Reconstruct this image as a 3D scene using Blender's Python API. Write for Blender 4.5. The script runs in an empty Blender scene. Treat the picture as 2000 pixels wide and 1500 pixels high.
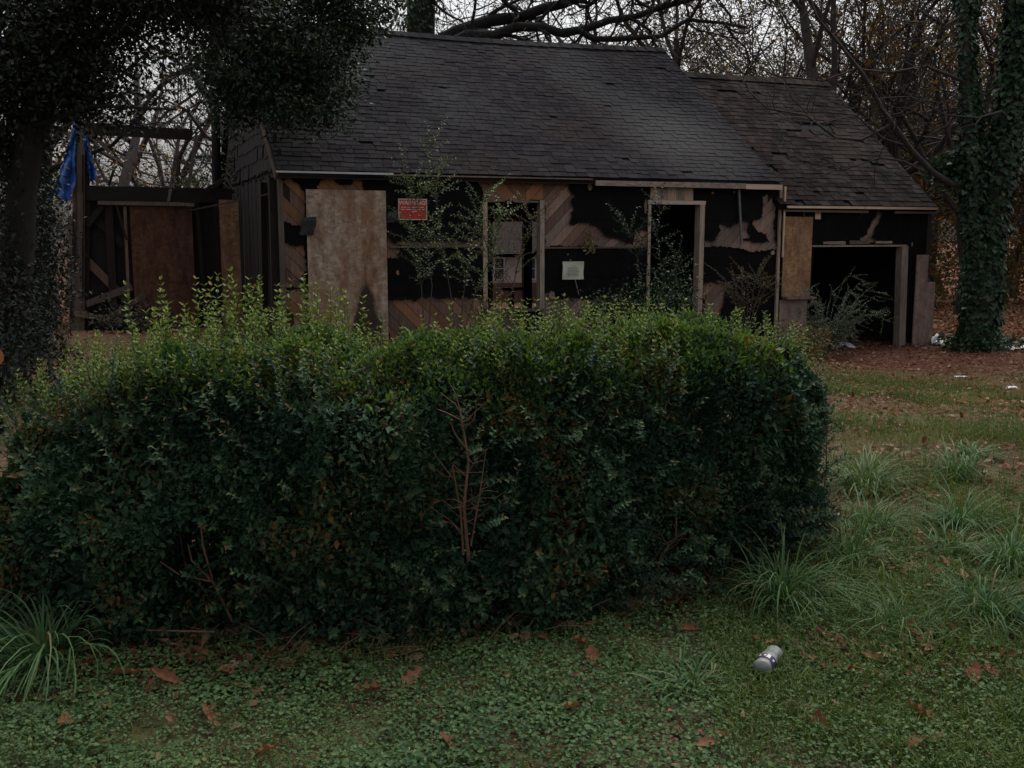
import bpy, bmesh, math, random
import numpy as np
from math import radians, sin, cos, pi
from mathutils import Vector, Matrix

# ------------------------------------------------------------------ camera, sky, sun, exposure
sc = bpy.context.scene
cam = bpy.data.cameras.new('camera'); co = bpy.data.objects.new('camera', cam)
sc.collection.objects.link(co); sc.camera = co
cam.sensor_width = 36; cam.lens = 35.77; cam.clip_end = 2000; cam.clip_start = 0.05
co.location = (0, 0, 1.6); co.rotation_euler = (radians(90 - 8.364), 0, 0)

SUN_EL, SUN_AZ = 62, 20          # veiled sun high behind the house, overcast
w = bpy.data.worlds.new('World'); sc.world = w; w.use_nodes = True
nt = w.node_tree; nt.nodes.clear()
sky = nt.nodes.new('ShaderNodeTexSky'); sky.sky_type = 'NISHITA'; sky.sun_disc = False
sky.sun_elevation = radians(SUN_EL); sky.sun_rotation = radians(SUN_AZ); sky.dust_density = 6; sky.air_density = 1.0
hs_ = nt.nodes.new('ShaderNodeHueSaturation'); hs_.inputs['Saturation'].default_value = 0.22
bg = nt.nodes.new('ShaderNodeBackground'); bg.inputs['Strength'].default_value = 0.12
wo = nt.nodes.new('ShaderNodeOutputWorld')
nt.links.new(sky.outputs[0], hs_.inputs['Color']); nt.links.new(hs_.outputs[0], bg.inputs['Color'])
nt.links.new(bg.outputs[0], wo.inputs['Surface'])
sl = bpy.data.lights.new('sun', 'SUN'); sl.energy = 0.5; sl.angle = radians(40); sl.color = (1, 0.97, 0.93)
so = bpy.data.objects.new('sun', sl); sc.collection.objects.link(so)
az = radians(SUN_AZ); el = radians(SUN_EL)
so.rotation_euler = Vector((-sin(az) * cos(el), -cos(az) * cos(el), -sin(el))).to_track_quat('-Z', 'Y').to_euler()
vs = sc.view_settings
vs.view_transform = 'Standard'; vs.look = 'None'; vs.gamma = 1; vs.use_curve_mapping = False
vs.exposure = 0.55

random.seed(4)
RNG = np.random.default_rng(11)
sc.cycles.max_bounces = 6; sc.cycles.diffuse_bounces = 3; sc.cycles.glossy_bounces = 2; sc.cycles.transmission_bounces = 3
COL = sc.collection

# ------------------------------------------------------------------ helpers
def tag(o, label=None, cat=None, group=None, kind=None):
    if label: o['label'] = label
    if cat: o['category'] = cat
    if group: o['group'] = group
    if kind: o['kind'] = kind
    return o

def empty(name, loc=(0, 0, 0), rz=0.0):
    o = bpy.data.objects.new(name, None); o.location = loc; o.rotation_euler = (0, 0, rz)
    o.empty_display_size = 0.1; COL.objects.link(o); return o

def link(name, me, mat=None, parent=None):
    o = bpy.data.objects.new(name, me); COL.objects.link(o)
    if mat is not None and not me.materials: me.materials.append(mat)
    if parent is not None: o.parent = parent
    return o

class Buf:
    """collects vertices, triangles and quads with one tint value per vertex"""
    def __init__(s): s.v = []; s.t = []; s.q = []; s.c = []; s.n = 0
    def add(s, v, f, tint=0.5):
        v = np.asarray(v, np.float32); f = np.asarray(f, np.int64)
        if len(v) == 0: return
        s.v.append(v); s.c.append(np.broadcast_to(np.asarray(tint, np.float32), (len(v),)).copy())
        (s.t if f.shape[1] == 3 else s.q).append(f + s.n); s.n += len(v)
    def mesh(s, name, smooth=False):
        me = bpy.data.meshes.new(name)
        V = np.concatenate(s.v) if s.v else np.zeros((0, 3), np.float32)
        T = np.concatenate(s.t) if s.t else np.zeros((0, 3), np.int64)
        Q = np.concatenate(s.q) if s.q else np.zeros((0, 4), np.int64)
        me.vertices.add(len(V)); me.vertices.foreach_set('co', V.ravel())
        nl = T.size + Q.size
        me.loops.add(nl); me.loops.foreach_set('vertex_index', np.concatenate([T.ravel(), Q.ravel()]).astype(np.int32))
        npoly = len(T) + len(Q); me.polygons.add(npoly)
        st = np.concatenate([np.arange(len(T)) * 3, T.size + np.arange(len(Q)) * 4]).astype(np.int32)
        me.polygons.foreach_set('loop_start', st)
        me.polygons.foreach_set('use_smooth', np.full(npoly, smooth, dtype=bool))
        a = me.attributes.new('tint', 'FLOAT', 'POINT'); a.data.foreach_set('value', np.concatenate(s.c))
        me.update(); me.validate()
        return me
    def obj(s, name, mat, parent=None, smooth=False): return link(name, s.mesh(name, smooth), mat, parent)

BOXF = np.array([(0, 3, 2, 1), (4, 5, 6, 7), (0, 1, 5, 4), (1, 2, 6, 5), (2, 3, 7, 6), (3, 0, 4, 7)])
def box_v(x0, x1, y0, y1, z0, z1):
    return np.array([(x0, y0, z0), (x1, y0, z0), (x1, y1, z0), (x0, y1, z0), (x0, y0, z1), (x1, y0, z1), (x1, y1, z1), (x0, y1, z1)], float)
def box(name, x0, x1, y0, y1, z0, z1, mat, parent=None, jit=0.0, rnd=None):
    b = Buf(); v = box_v(x0, x1, y0, y1, z0, z1)
    if jit: v = v + RNG.uniform(-jit, jit, v.shape)
    b.add(v, BOXF, random.random() if rnd is None else rnd); return b.obj(name, mat, parent)
def bar(name, p, q, wd, th, mat, parent=None, up=(0, -1, 0)):
    """square timber between two points; wd across, th along 'up'"""
    p = np.array(p, float); q = np.array(q, float); d = q - p; d /= np.linalg.norm(d)
    u = np.array(up, float); u -= d * (u @ d); u /= np.linalg.norm(u); x = np.cross(d, u)
    v = []
    for e in (p, q):
        for a, b_ in ((-1, -1), (1, -1), (1, 1), (-1, 1)): v.append(e + x * a * wd / 2 + u * b_ * th / 2)
    b = Buf(); b.add(np.array(v) + RNG.uniform(-.004, .004, (8, 3)), BOXF, random.random()); return b.obj(name, mat, parent)

def smooth01(x, a, b):
    t = np.clip((np.asarray(x, float) - a) / (b - a), 0, 1); return t * t * (3 - 2 * t)

_perm = np.random.default_rng(5).random((64, 64, 64)).astype(np.float32)
def noise3(P, scale=1.0):
    P = np.asarray(P, float) / scale; i = np.floor(P).astype(int); f = P - i; f = f * f * (3 - 2 * f); i &= 63
    def g(a, b, c): return _perm[(i[..., 0] + a) & 63, (i[..., 1] + b) & 63, (i[..., 2] + c) & 63]
    x, y, z = f[..., 0], f[..., 1], f[..., 2]
    l = lambda a, b, t: a + (b - a) * t
    return l(l(l(g(0, 0, 0), g(1, 0, 0), x), l(g(0, 1, 0), g(1, 1, 0), x), y), l(l(g(0, 0, 1), g(1, 0, 1), x), l(g(0, 1, 1), g(1, 1, 1), x), y), z)
def norm(a): return a / np.maximum(np.linalg.norm(a, axis=-1, keepdims=True), 1e-9)

def tube(buf, pts, rad, sides=5, tint=0.5):
    P = np.asarray(pts, float); n = len(P); rad = np.broadcast_to(np.asarray(rad, float), (n,))
    T = np.empty_like(P); T[1:-1] = P[2:] - P[:-2]; T[0] = P[1] - P[0]; T[-1] = P[-1] - P[-2]; T = norm(T)
    ref = np.array([0.31, 0.17, 0.93]) if abs(T[0][2]) < 0.8 else np.array([0.93, 0.31, 0.1])
    X = norm(np.cross(T, ref)); Y = np.cross(T, X)
    a = np.arange(sides) * 2 * pi / sides
    V = P[:, None, :] + rad[:, None, None] * (X[:, None, :] * np.cos(a)[None, :, None] + Y[:, None, :] * np.sin(a)[None, :, None])
    i = np.arange(n - 1)[:, None] * sides; j = np.arange(sides)[None, :]; k = (j + 1) % sides
    F = np.stack([i + j, i + k, i + sides + k, i + sides + j], -1).reshape(-1, 4)
    buf.add(V.reshape(-1, 3), F, tint)
    if rad[-1] > 0.02:
        buf.add(np.vstack([V[-1], P[-1:]]), [(m, (m + 1) % sides, sides) for m in range(sides)], tint)

# leaf templates: y along the leaf, z its upper side, unit length
LEAF4 = (np.array([(0, 0, 0), (.24, .3, .05), (.2, .7, .04), (0, 1, -.04), (-.2, .7, .04), (-.24, .3, .05)]), np.array([(0, 1, 2, 3), (0, 3, 4, 5)]))
LEAF2 = (np.array([(0, 0, 0), (.26, .45, .05), (0, 1, -.03), (-.26, .45, .05)]), np.array([(0, 1, 2), (0, 2, 3)]))
ROUND = (np.array([(0, 0, 0), (.42, .3, .07), (.36, .75, .05), (0, 1, 0), (-.36, .75, .05), (-.42, .3, .07)]), np.array([(0, 1, 2, 3), (0, 3, 4, 5)]))
HEART = (np.array([(0, .12, 0), (.45, 0, .05), (.48, .4, .04), (0, 1, -.05), (-.48, .4, .04), (-.45, 0, .05)]), np.array([(0, 1, 2, 3), (0, 3, 4, 5)]))
DRY = (np.array([(0, 0, 0), (.3, .3, .16), (.22, .7, .1), (0, 1, .14), (-.25, .65, .16), (-.28, .28, .08)]), np.array([(0, 1, 2, 3), (0, 3, 4, 5)]))
def leaves(buf, pos, dirs, nrm, size, tmpl=LEAF4, tint=None, wmul=1.0):
    N = len(pos)
    if N == 0: return
    V, F = tmpl
    y = norm(np.asarray(dirs, float)); x = norm(np.cross(y, nrm)); z = np.cross(x, y)
    size = np.broadcast_to(np.asarray(size, float), (N,))
    L = V[None] * size[:, None, None] * np.array([wmul, 1, 1])
    W = L[..., 0:1] * x[:, None] + L[..., 1:2] * y[:, None] + L[..., 2:3] * z[:, None] + np.asarray(pos)[:, None]
    Fi = (F[None] + (np.arange(N) * len(V))[:, None, None]).reshape(-1, F.shape[1])
    t = RNG.random(N) if tint is None else np.broadcast_to(tint, (N,))
    buf.add(W.reshape(-1, 3), Fi, np.repeat(t, len(V)))
def rdir(n): return norm(RNG.normal(size=(n, 3)))

# ------------------------------------------------------------------ materials
def mat(name):
    m = bpy.data.materials.new(name); m.use_nodes = True; n = m.node_tree; b = n.nodes['Principled BSDF']; return m, n, b
def N(n, t, **kw):
    x = n.nodes.new(t)
    for k, v in kw.items():
        if k in x.inputs: x.inputs[k].default_value = v
        else: setattr(x, k, v)
    return x
def ramp(n, fac, stops):
    r = n.nodes.new('ShaderNodeValToRGB'); e = r.color_ramp.elements
    while len(e) < len(stops): e.new(0.5)
    for el_, (p, c) in zip(e, stops): el_.position = p; el_.color = (*c, 1)
    n.links.new(fac, r.inputs[0]); return r.outputs[0]
def noise(n, scale, detail=6, rough=0.6, vec=None, stretch=None):
    t = N(n, 'ShaderNodeTexNoise', Scale=scale, Detail=detail, Roughness=rough)
    if vec is None: vec = n.nodes.new('ShaderNodeTexCoord').outputs['Object']
    if stretch:
        mp = n.nodes.new('ShaderNodeMapping'); mp.inputs['Scale'].default_value = stretch[:3]
        if len(stretch) > 3: mp.inputs['Rotation'].default_value = (0, stretch[3], 0)
        n.links.new(vec, mp.inputs[0]); vec = mp.outputs[0]
    n.links.new(vec, t.inputs['Vector']); return t.outputs['Fac']
def mixc(n, fac, a, b, mode='MIX'):
    m = n.nodes.new('ShaderNodeMix'); m.data_type = 'RGBA'; m.blend_type = mode
    for s, v in ((m.inputs[0], fac), (m.inputs[6], a), (m.inputs[7], b)):
        if isinstance(v, (int, float)): s.default_value = v
        elif isinstance(v, tuple): s.default_value = (*v, 1)
        else: n.links.new(v, s)
    return m.outputs[2]
def mth(n, op, a, b):
    m = n.nodes.new('ShaderNodeMath'); m.operation = op
    for s, v in zip(m.inputs, (a, b)):
        if isinstance(v, (int, float)): s.default_value = v
        else: n.links.new(v, s)
    return m.outputs[0]
def bump(n, b, h, dist=0.01, strength=0.6):
    u = N(n, 'ShaderNodeBump', Distance=dist, Strength=strength); n.links.new(h, u.inputs['Height']); n.links.new(u.outputs[0], b.inputs['Normal'])
def attr(n, name='tint'):
    a = n.nodes.new('ShaderNodeAttribute'); a.attribute_name = name; return a.outputs['Fac']

def leaf_mat(name, stops, rough=0.45, trans=0.25, spec=0.28):
    m, n, b = mat(name)
    c = ramp(n, attr(n), stops)
    b.inputs['Roughness'].default_value = rough; b.inputs['Specular IOR Level'].default_value = spec
    n.links.new(c, b.inputs['Base Color'])
    if trans:
        t = n.nodes.new('ShaderNodeBsdfTranslucent'); mx = n.nodes.new('ShaderNodeMixShader'); mx.inputs[0].default_value = trans
        n.links.new(mixc(n, 1.0, c, (1.0, 1.15, 0.6), 'MULTIPLY'), t.inputs[0]); o = n.nodes['Material Output']
        n.links.new(b.outputs[0], mx.inputs[1]); n.links.new(t.outputs[0], mx.inputs[2]); n.links.new(mx.outputs[0], o.inputs[0])
    return m

M = {}
M['privet'] = leaf_mat('privet leaf', [(0, (.012, .036, .02)), (.35, (.022, .058, .03)), (.75, (.04, .085, .04)), (.95, (.07, .11, .04)), (1, (.13, .075, .028))], .6, .2, .2)
M['young'] = leaf_mat('young privet leaf', [(0, (.05, .095, .018)), (.5, (.10, .165, .025)), (.93, (.16, .21, .035)), (1, (.19, .14, .03))], .5, .3, .2)
M['holly'] = leaf_mat('glossy evergreen leaf', [(0, (.007, .017, .008)), (.5, (.019, .042, .018)), (.9, (.042, .075, .034)), (1, (.075, .095, .045))], .42, .15)
M['evergreen'] = leaf_mat('dark evergreen leaf', [(0, (.005, .010, .007)), (.6, (.012, .02, .012)), (.95, (.028, .035, .018)), (1, (.045, .04, .02))], .55, .12)
M['ivy'] = leaf_mat('ivy leaf', [(0, (.010, .024, .012)), (.6, (.026, .058, .026)), (1, (.06, .105, .042))], .5, .15)
M['shrub'] = leaf_mat('shrub leaf', [(0, (.045, .07, .05)), (.6, (.11, .15, .11)), (1, (.2, .25, .19))], .5, .25)
M['sapling'] = leaf_mat('sapling leaf', [(0, (.05, .075, .03)), (.6, (.12, .16, .07)), (1, (.27, .3, .2))], .5, .3)
M['rust_shrub'] = leaf_mat('turning leaf', [(0, (.075, .055, .024)), (.5, (.14, .085, .034)), (.8, (.10, .11, .036)), (1, (.26, .13, .045))], .6, .3)
M['cover'] = leaf_mat('ground cover leaf', [(0, (.03, .065, .025)), (.5, (.07, .135, .048)), (.9, (.12, .19, .07)), (1, (.19, .18, .08))], .6, .3, .2)
M['grass'] = leaf_mat('grass blade', [(0, (.05, .085, .025)), (.45, (.095, .135, .035)), (.75, (.15, .155, .05)), (1, (.28, .18, .09))], .7, .3, .15)
M['tuft'] = leaf_mat('strap leaf', [(0, (.026, .07, .024)), (.5, (.055, .125, .045)), (.9, (.11, .18, .08)), (1, (.17, .16, .08))], .6, .25, .15)
M['dry'] = leaf_mat('dead leaf', [(0, (.07, .027, .016)), (.4, (.15, .058, .032)), (.8, (.23, .11, .065)), (1, (.36, .24, .17))], .75, .2, .12)
M['tanleaf'] = leaf_mat('bleached leaf', [(0, (.16, .11, .06)), (1, (.38, .3, .17))], .7, .25)
M['brown_leaf'] = leaf_mat('clinging brown leaf', [(0, (.05, .028, .018)), (.45, (.12, .062, .03)), (.8, (.085, .08, .026)), (.9, (.22, .10, .03)), (1, (.34, .14, .035))], .7, .3, .1)

def bark(name, a, b_, sc_=9):
    m, n, b = mat(name); f = noise(n, sc_, 8, .7, stretch=(1, 1, .3)); n.links.new(ramp(n, f, [(.3, a), (.7, b_)]), b.inputs['Base Color'])
    b.inputs['Roughness'].default_value = .9; bump(n, b, f, .02, .8); return m
M['bark'] = bark('bark', (.016, .012, .011), (.05, .04, .036))
M['bark_grey'] = bark('grey bark', (.03, .026, .024), (.085, .075, .068))
M['bark_dark'] = bark('dark bark', (.005, .0045, .004), (.02, .016, .014), 14)
M['twig'] = bark('dead privet stem', (.10, .05, .032), (.24, .125, .08), 40)
M['stem'] = bark('hedge stem', (.04, .027, .018), (.11, .07, .048), 30)

def wood(name, a, b_, c, grain=(1.2, 14, 14), rot=0.0, sc_=3.0, rough=.85):
    m, n, b = mat(name); oi = n.nodes.new('ShaderNodeObjectInfo')
    f = noise(n, sc_, 8, .65, stretch=(*grain, rot)); g = noise(n, 1.7, 4, .6)
    col = ramp(n, f, [(.25, a), (.6, b_), (.85, c)])
    shade = ramp(n, mth(n, 'ADD', mth(n, 'MULTIPLY', oi.outputs['Random'], .6), mth(n, 'MULTIPLY', g, .6)), [(.15, (.35, .33, .33)), (.55, (.85, .82, .8)), (.95, (1.25, 1.05, .9))])
    n.links.new(mixc(n, 1.0, col, shade, 'MULTIPLY'), b.inputs['Base Color']); b.inputs['Roughness'].default_value = rough
    bump(n, b, f, .006, .5); return m
M['board_down'] = wood('sheathing board', (0.116, 0.070, 0.053), (0.248, 0.155, 0.118), (0.372, 0.248, 0.194), (14, 14, 1.2), radians(-45) + pi / 2)
M['board_orange'] = wood('fresh sheathing board', (0.180, 0.090, 0.048), (0.300, 0.158, 0.083), (0.420, 0.247, 0.150), (14, 14, 1.2), radians(-45) + pi / 2)
M['board_up'] = wood('grey sheathing board', (0.170, 0.122, 0.105), (0.306, 0.235, 0.207), (0.425, 0.340, 0.306), (14, 14, 1.2), radians(45) + pi / 2)
M['timber'] = wood('weathered timber', (0.081, 0.068, 0.061), (0.203, 0.162, 0.135), (0.324, 0.270, 0.223), (12, 12, 1))
M['trim'] = wood('peeling painted trim', (0.125, 0.081, 0.056), (0.450, 0.375, 0.312), (0.625, 0.550, 0.475), (2, 6, 6), 0, 5)
M['trim_post'] = wood('peeling painted post', (0.176, 0.135, 0.108), (0.432, 0.371, 0.317), (0.567, 0.499, 0.432), (9, 9, .9), 0, 5)
M['trim_clean'] = wood('dull white trim', (0.442, 0.377, 0.325), (0.585, 0.507, 0.448), (0.676, 0.598, 0.533), (1, 5, 5), 0, 4)
M['charred'] = wood('charred timber', (.008, .006, .005), (.025, .016, .012), (.06, .034, .024), (2, 9, 9), 0, 4)
M['charred_v'] = wood('charred wall board', (.008, .006, .005), (.025, .016, .012), (.09, .05, .033), (10, 10, .8), 0, 4)
M['core'] = wood('soot dark wall', (.006, .005, .005), (.014, .011, .010), (.03, .02, .016), (4, 4, 4))
M['shake'] = wood('dark wood shake', (.010, .008, .007), (.026, .021, .018), (.055, .045, .038), (12, 12, 1))

def osb(name, a, b_, c, burn=0.0, dirt=(0.09, .05, .035)):
    m, n, b = mat(name); tc = n.nodes.new('ShaderNodeTexCoord').outputs['Object']
    mp = n.nodes.new('ShaderNodeMapping'); mp.inputs['Scale'].default_value = (16, 16, 26); n.links.new(tc, mp.inputs[0])
    v = N(n, 'ShaderNodeTexVoronoi', Scale=1.0, Randomness=1.0); n.links.new(mp.outputs[0], v.inputs['Vector'])
    f = noise(n, 2.2, 7, .7, tc, (1.6, 1.6, .7)); f2 = noise(n, 60, 4, .6, tc)
    sep = n.nodes.new('ShaderNodeSeparateColor'); n.links.new(v.outputs['Color'], sep.inputs[0])
    col = ramp(n, mth(n, 'ADD', mth(n, 'MULTIPLY', sep.outputs[0], .45), mth(n, 'MULTIPLY', f2, .6)), [(.2, a), (.5, b_), (.85, c)])
    col = mixc(n, mth(n, 'MULTIPLY', ramp(n, f, [(.44, (0, 0, 0)), (.62, (1, 1, 1))]), .8), col, dirt)
    col = mixc(n, 1.0, col, ramp(n, noise(n, 7, 6, .75, tc, (1.5, 1.5, .5)), [(.3, (.55, .5, .48)), (.55, (1, 1, 1)), (.75, (1.2, 1.25, 1.3))]), 'MULTIPLY')
    if burn:
        s = n.nodes.new('ShaderNodeSeparateXYZ'); n.links.new(tc, s.inputs[0])
        x = mth(n, 'ABSOLUTE', mth(n, 'SUBTRACT', s.outputs['X'], burn), 0)
        k = mth(n, 'ADD', mth(n, 'ADD', mth(n, 'MULTIPLY', x, 1.9), mth(n, 'MULTIPLY', s.outputs['Z'], .46)), mth(n, 'MULTIPLY', f, .8))
        col = mixc(n, ramp(n, k, [(.86, (.93, .93, .93)), (1.3, (0, 0, 0))]), col, (.022, .013, .011))
    n.links.new(col, b.inputs['Base Color']); b.inputs['Roughness'].default_value = .9; bump(n, b, sep.outputs[0], .004, .3); return m
M['osb'] = osb('weathered strand board', (.27, .19, .14), (.42, .32, .25), (.56, .46, .38), 1.28, (.25, .12, .06))
M['osb_new'] = osb('newer strand board', (.26, .13, .06), (.4, .22, .11), (.52, .31, .17), 0, (.2, .11, .07))
M['osb_red'] = osb('brown plywood', (.11, .045, .024), (.16, .07, .038), (.21, .10, .058), 0, (.07, .03, .02))
M['ply_post'] = osb('pink grey plywood', (.23, .15, .125), (.31, .21, .18), (.38, .27, .23), 0, (.2, .15, .11))

m, n, b = mat('tar paper'); f = noise(n, 1.3, 6, .65); g = noise(n, 45, 5, .7)
n.links.new(ramp(n, mth(n, 'ADD', mth(n, 'MULTIPLY', f, .7), mth(n, 'MULTIPLY', g, .3)), [(.35, (.003, .003, .004)), (.6, (.005, .005, .0063)), (.8, (.009, .0088, .0098))]), b.inputs['Base Color'])
b.inputs['Roughness'].default_value = .7; b.inputs['Specular IOR Level'].default_value = .1; bump(n, b, g, .004, .5); M['tar'] = m; n.links.new(mixc(n, ramp(n, noise(n, 2.4, 7, .75, None, (1, 1, .45)), [(.56, (0, 0, 0)), (.72, (.8, .8, .8))]), b.inputs['Base Color'].links[0].from_socket, (.011, .0105, .012)), b.inputs['Base Color'])

def shingle_mat(name, a, b_, c, light, brown, bleach=None):
    m, n, b = mat(name); oi = n.nodes.new('ShaderNodeObjectInfo')
    geo = n.nodes.new('ShaderNodeNewGeometry'); pos = geo.outputs['Position']
    r = mth(n, 'FRACT', mth(n, 'ADD', oi.outputs['Random'], attr(n)), 0)
    f = noise(n, .9, 6, .65, pos); g = noise(n, 90, 3, .6, pos)
    col = ramp(n, mth(n, 'ADD', mth(n, 'MULTIPLY', r, .55), mth(n, 'MULTIPLY', f, .55)), [(.2, a), (.55, b_), (.9, c)])
    col = mixc(n, ramp(n, noise(n, .45, 5, .6, pos), [(.47, (0, 0, 0)), (.62, (.9, .9, .9))]), col, light)
    col = mixc(n, ramp(n, noise(n, .7, 6, .7, pos, (1, 1, .6)), [(.5, (0, 0, 0)), (.68, (.75, .75, .75))]), col, brown)
    col = mixc(n, 1.0, col, ramp(n, g, [(.3, (.7, .7, .7)), (.7, (1.25, 1.25, 1.25))]), 'MULTIPLY')
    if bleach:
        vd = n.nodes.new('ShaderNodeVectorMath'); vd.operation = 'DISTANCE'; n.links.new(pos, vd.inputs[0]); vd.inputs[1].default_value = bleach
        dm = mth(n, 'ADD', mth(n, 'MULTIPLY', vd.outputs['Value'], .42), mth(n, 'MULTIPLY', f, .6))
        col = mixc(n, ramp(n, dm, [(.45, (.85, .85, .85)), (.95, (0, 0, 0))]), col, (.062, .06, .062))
    n.links.new(col, b.inputs['Base Color']); b.inputs['Roughness'].default_value = .95; b.inputs['Specular IOR Level'].default_value = .08
    bump(n, b, g, .003, .5); return m
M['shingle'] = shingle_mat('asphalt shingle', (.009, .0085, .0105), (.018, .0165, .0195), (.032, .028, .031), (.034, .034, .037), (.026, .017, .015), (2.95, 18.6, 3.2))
M['shingle_old'] = shingle_mat('worn asphalt shingle', (.006, .005, .005), (.015, .012, .0115), (.052, .040, .036), (.058, .043, .037), (.024, .015, .012))

def plain(name, col, rough=.6, var=.25, sc_=8, spec=.4):
    m, n, b = mat(name); f = noise(n, sc_, 6, .65)
    n.links.new(ramp(n, f, [(.3, tuple(v * (1 - var) for v in col)), (.7, tuple(v * (1 + var) for v in col))]), b.inputs['Base Color'])
    b.inputs['Roughness'].default_value = rough; b.inputs['Specular IOR Level'].default_value = spec; return m
M['red'] = plain('red sign paint', (.50, .03, .025), .5, .12, 14)
M['sign_white'] = plain('faded sign white', (.62, .5, .47), .6, .15, 30)
M['paper'] = plain('notice paper', (.56, .57, .47), .8, .08, 8)
M['ink'] = plain('grey ink', (.2, .21, .19), .8, .1, 8)
M['tarp'] = plain('blue tarp', (.03, .105, .36), .45, .3, 5)
M['plastic'] = plain('white plastic', (.6, .6, .62), .5, .12, 10)
M['bottle'] = plain('cloudy plastic', (.21, .215, .205), .35, .4, 30, .4)
M['band'] = plain('purple label', (.035, .018, .07), .5, .2, 30)
M['cutwood'] = plain('fresh cut wood', (.36, .13, .05), .8, .2, 18)
M['metal'] = plain('galvanised metal', (.13, .14, .15), .45, .25, 12)
M['siding'] = plain('grey siding', (.5, .46, .42), .8, .1, 3)
M['brick'] = plain('brown brick', (.17, .085, .06), .9, .3, 14)
M['grey_felt'] = plain('grey felt', (.035, .036, .04), .8, .4, 12)
M['grey_bag'] = plain('grey plastic bag', (.3, .3, .32), .45, .25, 12)

# ground: soil, moss green and red-brown litter
m, n, b = mat('ground soil'); pos = n.nodes.new('ShaderNodeNewGeometry').outputs['Position']
f1 = noise(n, .8, 7, .65, pos); f2 = mth(n, 'ADD', mth(n, 'MULTIPLY', noise(n, 9, 7, .7, pos), .5), mth(n, 'MULTIPLY', noise(n, 55, 6, .75, pos), .5)); f3 = noise(n, .35, 5, .6, pos)
soil = ramp(n, f2, [(.36, (.03, .018, .012)), (.5, (.10, .062, .038)), (.66, (.22, .145, .095))])
grs = ramp(n, f2, [(.36, (.018, .028, .010)), (.5, (.06, .078, .026)), (.66, (.14, .13, .055))])
c = mixc(n, ramp(n, f1, [(.46, (0, 0, 0)), (.66, (1, 1, 1))]), soil, grs)
s = n.nodes.new('ShaderNodeSeparateXYZ'); n.links.new(pos, s.inputs[0])
far = ramp(n, mth(n, 'ADD', mth(n, 'DIVIDE', mth(n, 'SUBTRACT', s.outputs['Y'], 15.0), 3.0), mth(n, 'SUBTRACT', f3, .5)), [(0, (0, 0, 0)), (.5, (1, 1, 1))])
lit = ramp(n, f2, [(.36, (.03, .014, .010)), (.5, (.11, .048, .032)), (.66, (.22, .115, .072))])
c = mixc(n, far, c, lit)
n.links.new(c, b.inputs['Base Color']); b.inputs['Roughness'].default_value = 1; b.inputs['Specular IOR Level'].default_value = .1
bump(n, b, f2, .04, .8); M['ground'] = m

# ------------------------------------------------------------------ terrain
HA = radians(21.844); HO = np.array([-3.351, 14.805])
HS = np.array([cos(HA), sin(HA)]); HD = np.array([-sin(HA), cos(HA)])
def to_house(x, y):
    x = np.asarray(x, float) - HO[0]; y = np.asarray(y, float) - HO[1]; return x * HS[0] + y * HS[1], x * HD[0] + y * HD[1]
def hz(x, y):
    x = np.asarray(x, float); y = np.asarray(y, float); s_, d_ = to_house(x, y)
    z = -.5 * smooth01(x, 2.0, 6.0) * smooth01(y, 7, 15.5)
    z = z - .055 * np.clip(d_ - 2, 0, 60) * smooth01(d_, 2, 6)
    P = np.stack([x, y, np.zeros_like(x)], -1)
    return z + .05 * (noise3(P, 1.3) - .5) * (1 - smooth01(y, 25, 40)) + .03 * (noise3(P, .35) - .5) * (1 - smooth01(y, 6, 12))
def H(s_, d_, z=0.0): return np.array([HO[0] + HS[0] * s_ + HD[0] * d_, HO[1] + HS[1] * s_ + HD[1] * d_, z])

xs = np.concatenate([[-400, -200, -100, -60, -40, -28, -20], np.arange(-14, -4, .5), np.arange(-4, 6, .12), np.arange(6, 16, .4), [16, 20, 26, 34, 45, 60, 100, 200, 400]])
ys = np.concatenate([[-300, -100, -40, -15, -6, -2, 0], np.arange(1, 9, .12), np.arange(9, 26, .35), [26, 28, 31, 35, 40, 46, 54, 65, 80, 110, 200, 500, 1200]])
gx, gy = np.meshgrid(xs, ys); gz = hz(gx, gy)
nx, ny = len(xs), len(ys); ii = np.arange(ny - 1)[:, None] * nx; jj = np.arange(nx - 1)[None, :]
g = Buf(); g.add(np.stack([gx, gy, gz], -1).reshape(-1, 3), np.stack([ii + jj, ii + jj + 1, ii + nx + jj + 1, ii + nx + jj], -1).reshape(-1, 4))
tag(g.obj('ground', M['ground'], smooth=True), kind='structure')

# ------------------------------------------------------------------ the house
HL = 8.617; ZE = 2.503; RUN = 4.065; RISE = 2.85
house = tag(empty('abandoned_house', (HO[0], HO[1], 0), HA), 'gutted single storey house with dark shingle roof, torn tar paper walls and boarded openings', 'house')

# front wall core around the window and the door (house frame: x along the front, y into the depth)
WIN = (3.2, 4.17, .42, 2.10); DOOR = (6.14, 7.16, -.3, 2.10)
b = Buf(); y0, y1 = .18, .28
for (a, c_, z0, z1) in ((.08, WIN[0], -.6, 2.5), (WIN[0], WIN[1], -.6, WIN[2]), (WIN[0], WIN[1], WIN[3], 2.5), (WIN[1], DOOR[0], -.6, 2.5), (DOOR[0], DOOR[1], DOOR[3], 2.5), (DOOR[1], 8.72, -.6, 2.5)):
    b.add(box_v(a, c_, y0, y1, z0, z1), BOXF)
front = b.obj('front_wall', M['core'], house)

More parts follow.
